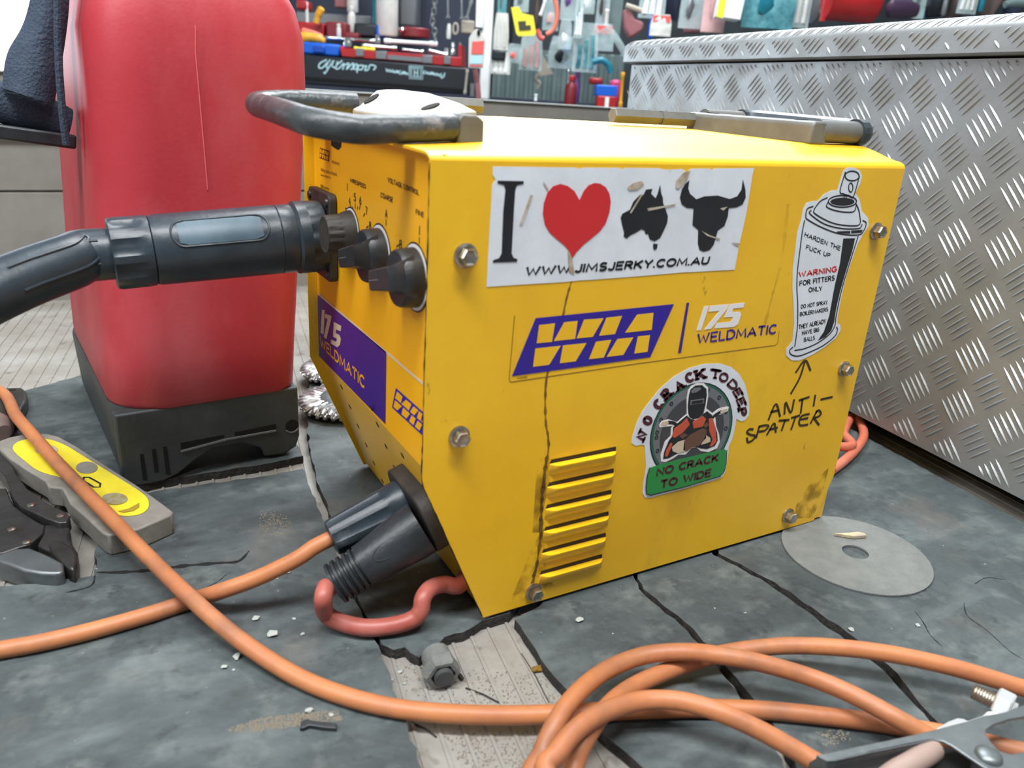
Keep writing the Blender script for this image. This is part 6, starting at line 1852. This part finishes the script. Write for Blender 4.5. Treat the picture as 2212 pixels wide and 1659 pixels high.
for i, (u0, v0, u1, v1, d, m, lab, cn, cm, cl) in enumerate(HK):
    packet(u0, v0, u1, v1, d, B(m), lab, 20 + i, cn, B(cm), cl=cl)
bm = nb(); bm_box(1061, 108, 1092, 130, 2.69, 0.03, bm); solo('black_band', bm, B('black'), 'black band round the white packet near the post', 'band', bevel=0.006)
yt = thing('yellow_tag', 'torn lemon yellow tag with a dark printed mark', 'tag', at(1135, 76, 2.6))
bm = nb(); slab([(1104, 16), (1120, 14), (1128, 28), (1152, 34), (1158, 72), (1154, 77), (1120, 78), (1115, 72)], 2.6, 0.003, bm); part('card', bm, B('yellow'), yt)
bm = nb()
slab([(1119, 46), (1136, 45), (1136, 55), (1146, 54), (1147, 64), (1122, 66)], 2.597, 0.002, bm); part('printed_mark', bm, mat('olive_black_ink', (60, 60, 40), 0.5), yt, 'dark printed mark')
bm = nb(); tube(bm, spline([at(1190, -30, 2.7), at(1203, 20, 2.7), at(1201, 50, 2.7), at(1192, 68, 2.7), at(1180, 74, 2.7)], 6), 0.007, 10); solo('salmon_tube', bm, B('orange'), 'thin salmon tube hanging in a curve', 'tube')
bm = nb(); tube(bm, spline([at(1160, 64, 2.68), at(1166, 80, 2.68), at(1175, 84, 2.68)], 5), 0.008, 10); solo('coral_hook', bm, B('pinkred'), 'small coral hook right of the yellow tag', 'hook')
bar_(1178, 0, 1167, 34, 2.7, 0.006, B('whiteglow'), 'slanting white stick between the yellow tag and the salmon tube', 'white_stick', 'stick')
bm = nb(); slab([(1172, 118), (1196, 160), (1160, 166), (1164, 150)], 2.9, 0.02, bm); solo('beige_card', bm, B('beige'), 'beige triangular card hanging over the ribbed cabinet', 'card')
bm = nb(); s = sc_of(2.9); tube(bm, spline([at(1163, 160, 2.88), at(1158, 172, 2.88), at(1166, 180, 2.88), at(1160, 192, 2.88)], 5), 0.006, 8); solo('brass_chain', bm, B('beige'), 'short dull brass chain in front of the ribbed cabinet', 'chain')
bar_(1157, 218, 1158, 203, 2.7, 0.006, B('whiteglow'), 'short white peg standing behind the tray side', 'white_peg', 'peg')
bottle(1230, 170, 232, 24, 2.75, B('dkred'), 'small dark red bottle beside the ribbed cabinet', 0.5, B('redp'))
bottle(1242, 160, 232, 14, 2.85, B('purple'), 'slim violet bottle behind the dark red bottle', 0.6)
bar_(1229, 150, 1227, 180, 2.72, 0.005, B('chrome'), 'small chrome rod above the dark red bottle', 'chrome_rod')
bm = nb(); bm_box(1288, 184, 1334, 208, 2.7, 0.10, bm); solo('blue_carton', bm, B('blue'), 'blue carton stacked on the red carton', 'carton', bevel=0.003)
rc = thing('red_carton', 'red carton with white stripe behind the tray side', 'carton', at(1312, 232, 2.68))
bm = nb(); bm_box(1290, 208, 1332, 232, 2.68, 0.10, bm); part('body', bm, B('redp'), rc, bevel=0.003)
bm = nb(); bm_box(1307, 210, 1315, 232, 2.677, 0.004, bm); part('stripe', bm, B('whiteglow'), rc)
bm = nb(); bm_box(1318, 172, 1340, 232, 2.82, 0.06, bm); solo('magenta_box', bm, B('magenta'), 'magenta box behind the blue carton', 'box', bevel=0.01)
bm = nb(); bm_box(1274, 168, 1302, 182, 2.8, 0.06, bm); solo('orange_tin', bm, B('redp'), 'orange red tin left of the magenta box', 'tin', bevel=0.006)
bm = nb(); tube(bm, spline([at(1280, 134, 2.75), at(1300, 130, 2.75), at(1314, 140, 2.75), at(1320, 158, 2.75)], 6), 0.010, 10); solo('teal_hose', bm, B('teal'), 'curved teal hose beside the magenta box', 'hose')
bar_(1346, 156, 1340, 232, 2.4, 0.006, B('amber'), 'yellow stick leaning at the corner of the tool chest', 'yellow_stick', 'stick')
bm = nb(); bm_box(1312, -60, 1346, 92, 2.95, 0.05, bm); solo('grey_post', bm, B('grey'), 'grey green post behind the corner of the tool chest', 'post', bevel=0.003)
bm = nb(); tube(bm, spline([at(1310, 56, 2.6), at(1335, 90, 2.6), at(1356, 126, 2.6)], 6), 0.011, 12); solo('clear_tube', bm, B('clear'), 'slanting clear plastic tube by the corner of the tool chest', 'tube')

# above the chest lid
DK = 2.5
rl = thing('leather_glove', 'dusty rose leather glove hanging behind the left end of the chest lid', 'glove', at(1365, 80, DK))
bm = nb()
slab([(1346, 20), (1362, 20), (1372, 40), (1392, 48), (1390, 66), (1372, 78), (1358, 84), (1348, 60)], DK, 0.03, bm); part('palm', bm, B('rose'), rl, bevel=0.008)
bm = nb(); tube(bm, [at(1352, 12, DK), at(1370, 18, DK), at(1386, 24, DK)], 0.008, 10); part('cuff', bm, B('beige'), rl)
TOPS = [
 (1380, -60, 1432, 40, 2.62, 'clear', 'clear packet with a white blade over the chest lid, first from the left', 'rods', 'whiteglow', 'white blade'),
 (1404, 38, 1446, 78, 2.45, 'offwhite', 'white and red printed packet low behind the chest lid', 'card', 'pinkred', 'red print'),
 (1466, -30, 1516, 62, 2.62, 'clear', 'clear packet of grey fittings over the chest lid', 'lump', 'steelgrey', 'grey fittings'),
 (1514, -50, 1560, 70, 2.55, 'pink', 'pale pink packet left of the yellow and white carton', 'lump', 'pink', None),
 (1604, -60, 1706, 62, 2.5, 'tealbag', 'large shiny teal bag over the chest lid', 'lump', 'teal', 'teal contents'),
 (1694, -50, 1742, 60, 2.56, 'clear', 'clear packet with a pink and cream roll right of the teal bag', 'rods', 'offwhite', 'cream roll'),
 (1964, -60, 1992, 40, 2.6, 'clear', 'clear packet hanging right of the red drum', 'lump', 'grey', 'grey part'),
 (2066, -60, 2104, 30, 2.6, 'clear', 'clear packet of pale tubes near the right edge', 'rods', 'offwhite', 'pale tubes'),
]
for i, (u0, v0, u1, v1, d, m, lab, cn, cm, cl) in enumerate(TOPS):
    packet(u0, v0, u1, v1, d, B(m), lab, 60 + i, cn, B(cm), cl=cl)
crt = thing('carton', 'white carton with yellow edge leaning over the chest lid', 'carton', at(1580, 50, 2.45))
bm = nb(); slab([(1562, -30), (1616, -30), (1600, 44), (1549, 36)], 2.45, 0.06, bm); part('body', bm, B('whiteglow'), crt, bevel=0.003)
bm = nb(); slab([(1560, -30), (1574, -30), (1562, 40), (1548, 36)], 2.447, 0.004, bm); part('yellow_edge', bm, B('yellow'), crt, 'yellow printed edge')
dr = thing('red_drum', 'red round drum with a red strut over the chest lid', 'drum', at(1840, 45, 2.5))
s = sc_of(2.5)
bm = nb(); c = at(1842, -30, 2.56)
lathe(bm, at(1788, -6, 2.56), HR, [(0, 38 * s), (4 * s, 42 * s), (95 * s, 42 * s), (102 * s, 34 * s), (110 * s, 14 * s)], 32); part('shell', bm, B('redp'), dr, ang=40)
bm = nb(); bm_box(1784, -60, 1791, 46, 2.45, 0.02, bm); part('strut', bm, B('redp'), dr, 'thin red strut')
for u, k, lab in ((1448, 'navy', 'dark navy bundle hanging over the chest lid, left'), (1755, 'steelgrey', 'grey fittings bundle between the teal bag and the red drum'), (2010, 'black', 'dark box right of the clear packet'), (2050, 'brown', 'brown wooden handle near the right edge'), (2130, 'brown', 'dark brown board at the right edge'), (2180, 'navy', 'dark teal blue bundle at the right corner')):
    bm = nb(); rr_ = random.Random(u)
    rock(bm, at(u, 62, 2.75), (0.030, 0.04, 0.20), rr_, 40)
    solo('hanging_bundle', bm, B(k), lab, 'bundle', ang=50)
dk = thing('purple_grinder', 'dark purple power tool with a bright collar right of the red drum', 'power tool', at(1935, 40, 2.5))
bm = nb(); s = sc_of(2.5); lathe(bm, at(1916, 18, 2.45), HR, [(0, 8 * s), (6 * s, 16 * s), (40 * s, 17 * s), (58 * s, 12 * s)], 20); part('body', bm, mat('aubergine_plastic', (52, 34, 58), 0.4), dk)
bm = nb(); lathe(bm, at(1940, 36, 2.5), UPV, [(0, 20 * s), (10 * s, 20 * s), (12 * s, 16 * s)], 20); part('collar', bm, B('steelgrey'), dk, 'grey collar')
bm = nb(); tube(bm, spline([at(2170, 10, 2.5), at(2190, 6, 2.5), at(2230, 8, 2.5)], 4), 0.010, 10); solo('grey_hose', bm, B('grey'), 'grey hose at the right corner above the chest', 'hose')
for i, (u0, v0, u1, v1, d, k, nm, lab) in enumerate((
  (1098, -20, 1106, 96, 3.0, 'black', 'black_strap', 'narrow black strap hanging behind the yellow tag'),
  (1150, -30, 1164, 60, 3.05, 'brown', 'brown_tool', 'brown tool handle right behind the yellow tag'),
  (1212, 96, 1228, 142, 2.95, 'blue', 'blue_tin', 'blue cap behind the dark round part'),  # a plain blue cap, filler among the hanging goods
  (1262, 90, 1280, 128, 2.98, 'brown', 'olive_block', 'olive brown block behind the teal packet'),
  (1300, 30, 1312, 84, 2.9, 'offwhite', 'white_sleeve', 'white sleeve hanging left of the grey green post'),
  (1398, 10, 1410, 84, 2.85, 'blue', 'blue_tool', 'small blue tool behind the clear packet at the left end of the chest'),
  (1410, -20, 1440, 34, 2.95, 'black', 'black_case', 'black case hanging over the left part of the chest lid'),
  (1476, 40, 1512, 72, 2.7, 'rose', 'rose_pouch', 'small dusty rose pouch behind the grey fittings packet'),
  (1730, 4, 1748, 58, 2.95, 'black', 'black_pouch', 'black pouch left of the red strut'),
  (1770, -30, 1784, 30, 2.7, 'offwhite', 'white_spool', 'white spool at the left of the red strut'),
  (1990, -40, 2004, 40, 2.8, 'teal', 'teal_strip', 'teal strip beside the packet right of the red drum'),
  (2032, -40, 2042, 34, 2.7, 'steelgrey', 'steel_rod', 'grey steel rod near the right end of the chest'),
  (2112, -40, 2122, 26, 2.7, 'teal', 'teal_tool', 'dark teal tool near the right edge'))):
    rr_ = random.Random(200 + i)
    c = at((u0 + u1) / 2, v1, d); s = sc_of(d); w = (u1 - u0) * s / 2; hh = (v1 - v0) * s
    bm = nb()
    lathe(bm, c, UPV, [(0, w * 0.55), (hh * 0.06, w * 0.95), (hh * 0.3, w), (hh * 0.5, w * rr_.uniform(0.7, 1.0)), (hh * 0.8, w * rr_.uniform(0.7, 1.05)), (hh * 0.95, w * 0.9), (hh, w * 0.5)], 14)
    solo(nm, bm, B(k), lab, nm.split('_')[-1])
# peg board behind the hanging goods
bm = nb()
a, b = bgp(1060, 40, 3.6), bgp(2500, 40, 3.6)
prism(bm, [V((a.x, a.y, zt - 0.3)), V((b.x, b.y, zt - 0.3)), V((b.x, b.y, zt + 1.4)), V((a.x, a.y, zt + 1.4))], HD * 0.02)
solo('peg_board', bm, mat('grey_teal_board', (36, 48, 54), 0.7, 0, (24, 32, 38), 9), 'grey teal board behind the hanging packets', 'board')
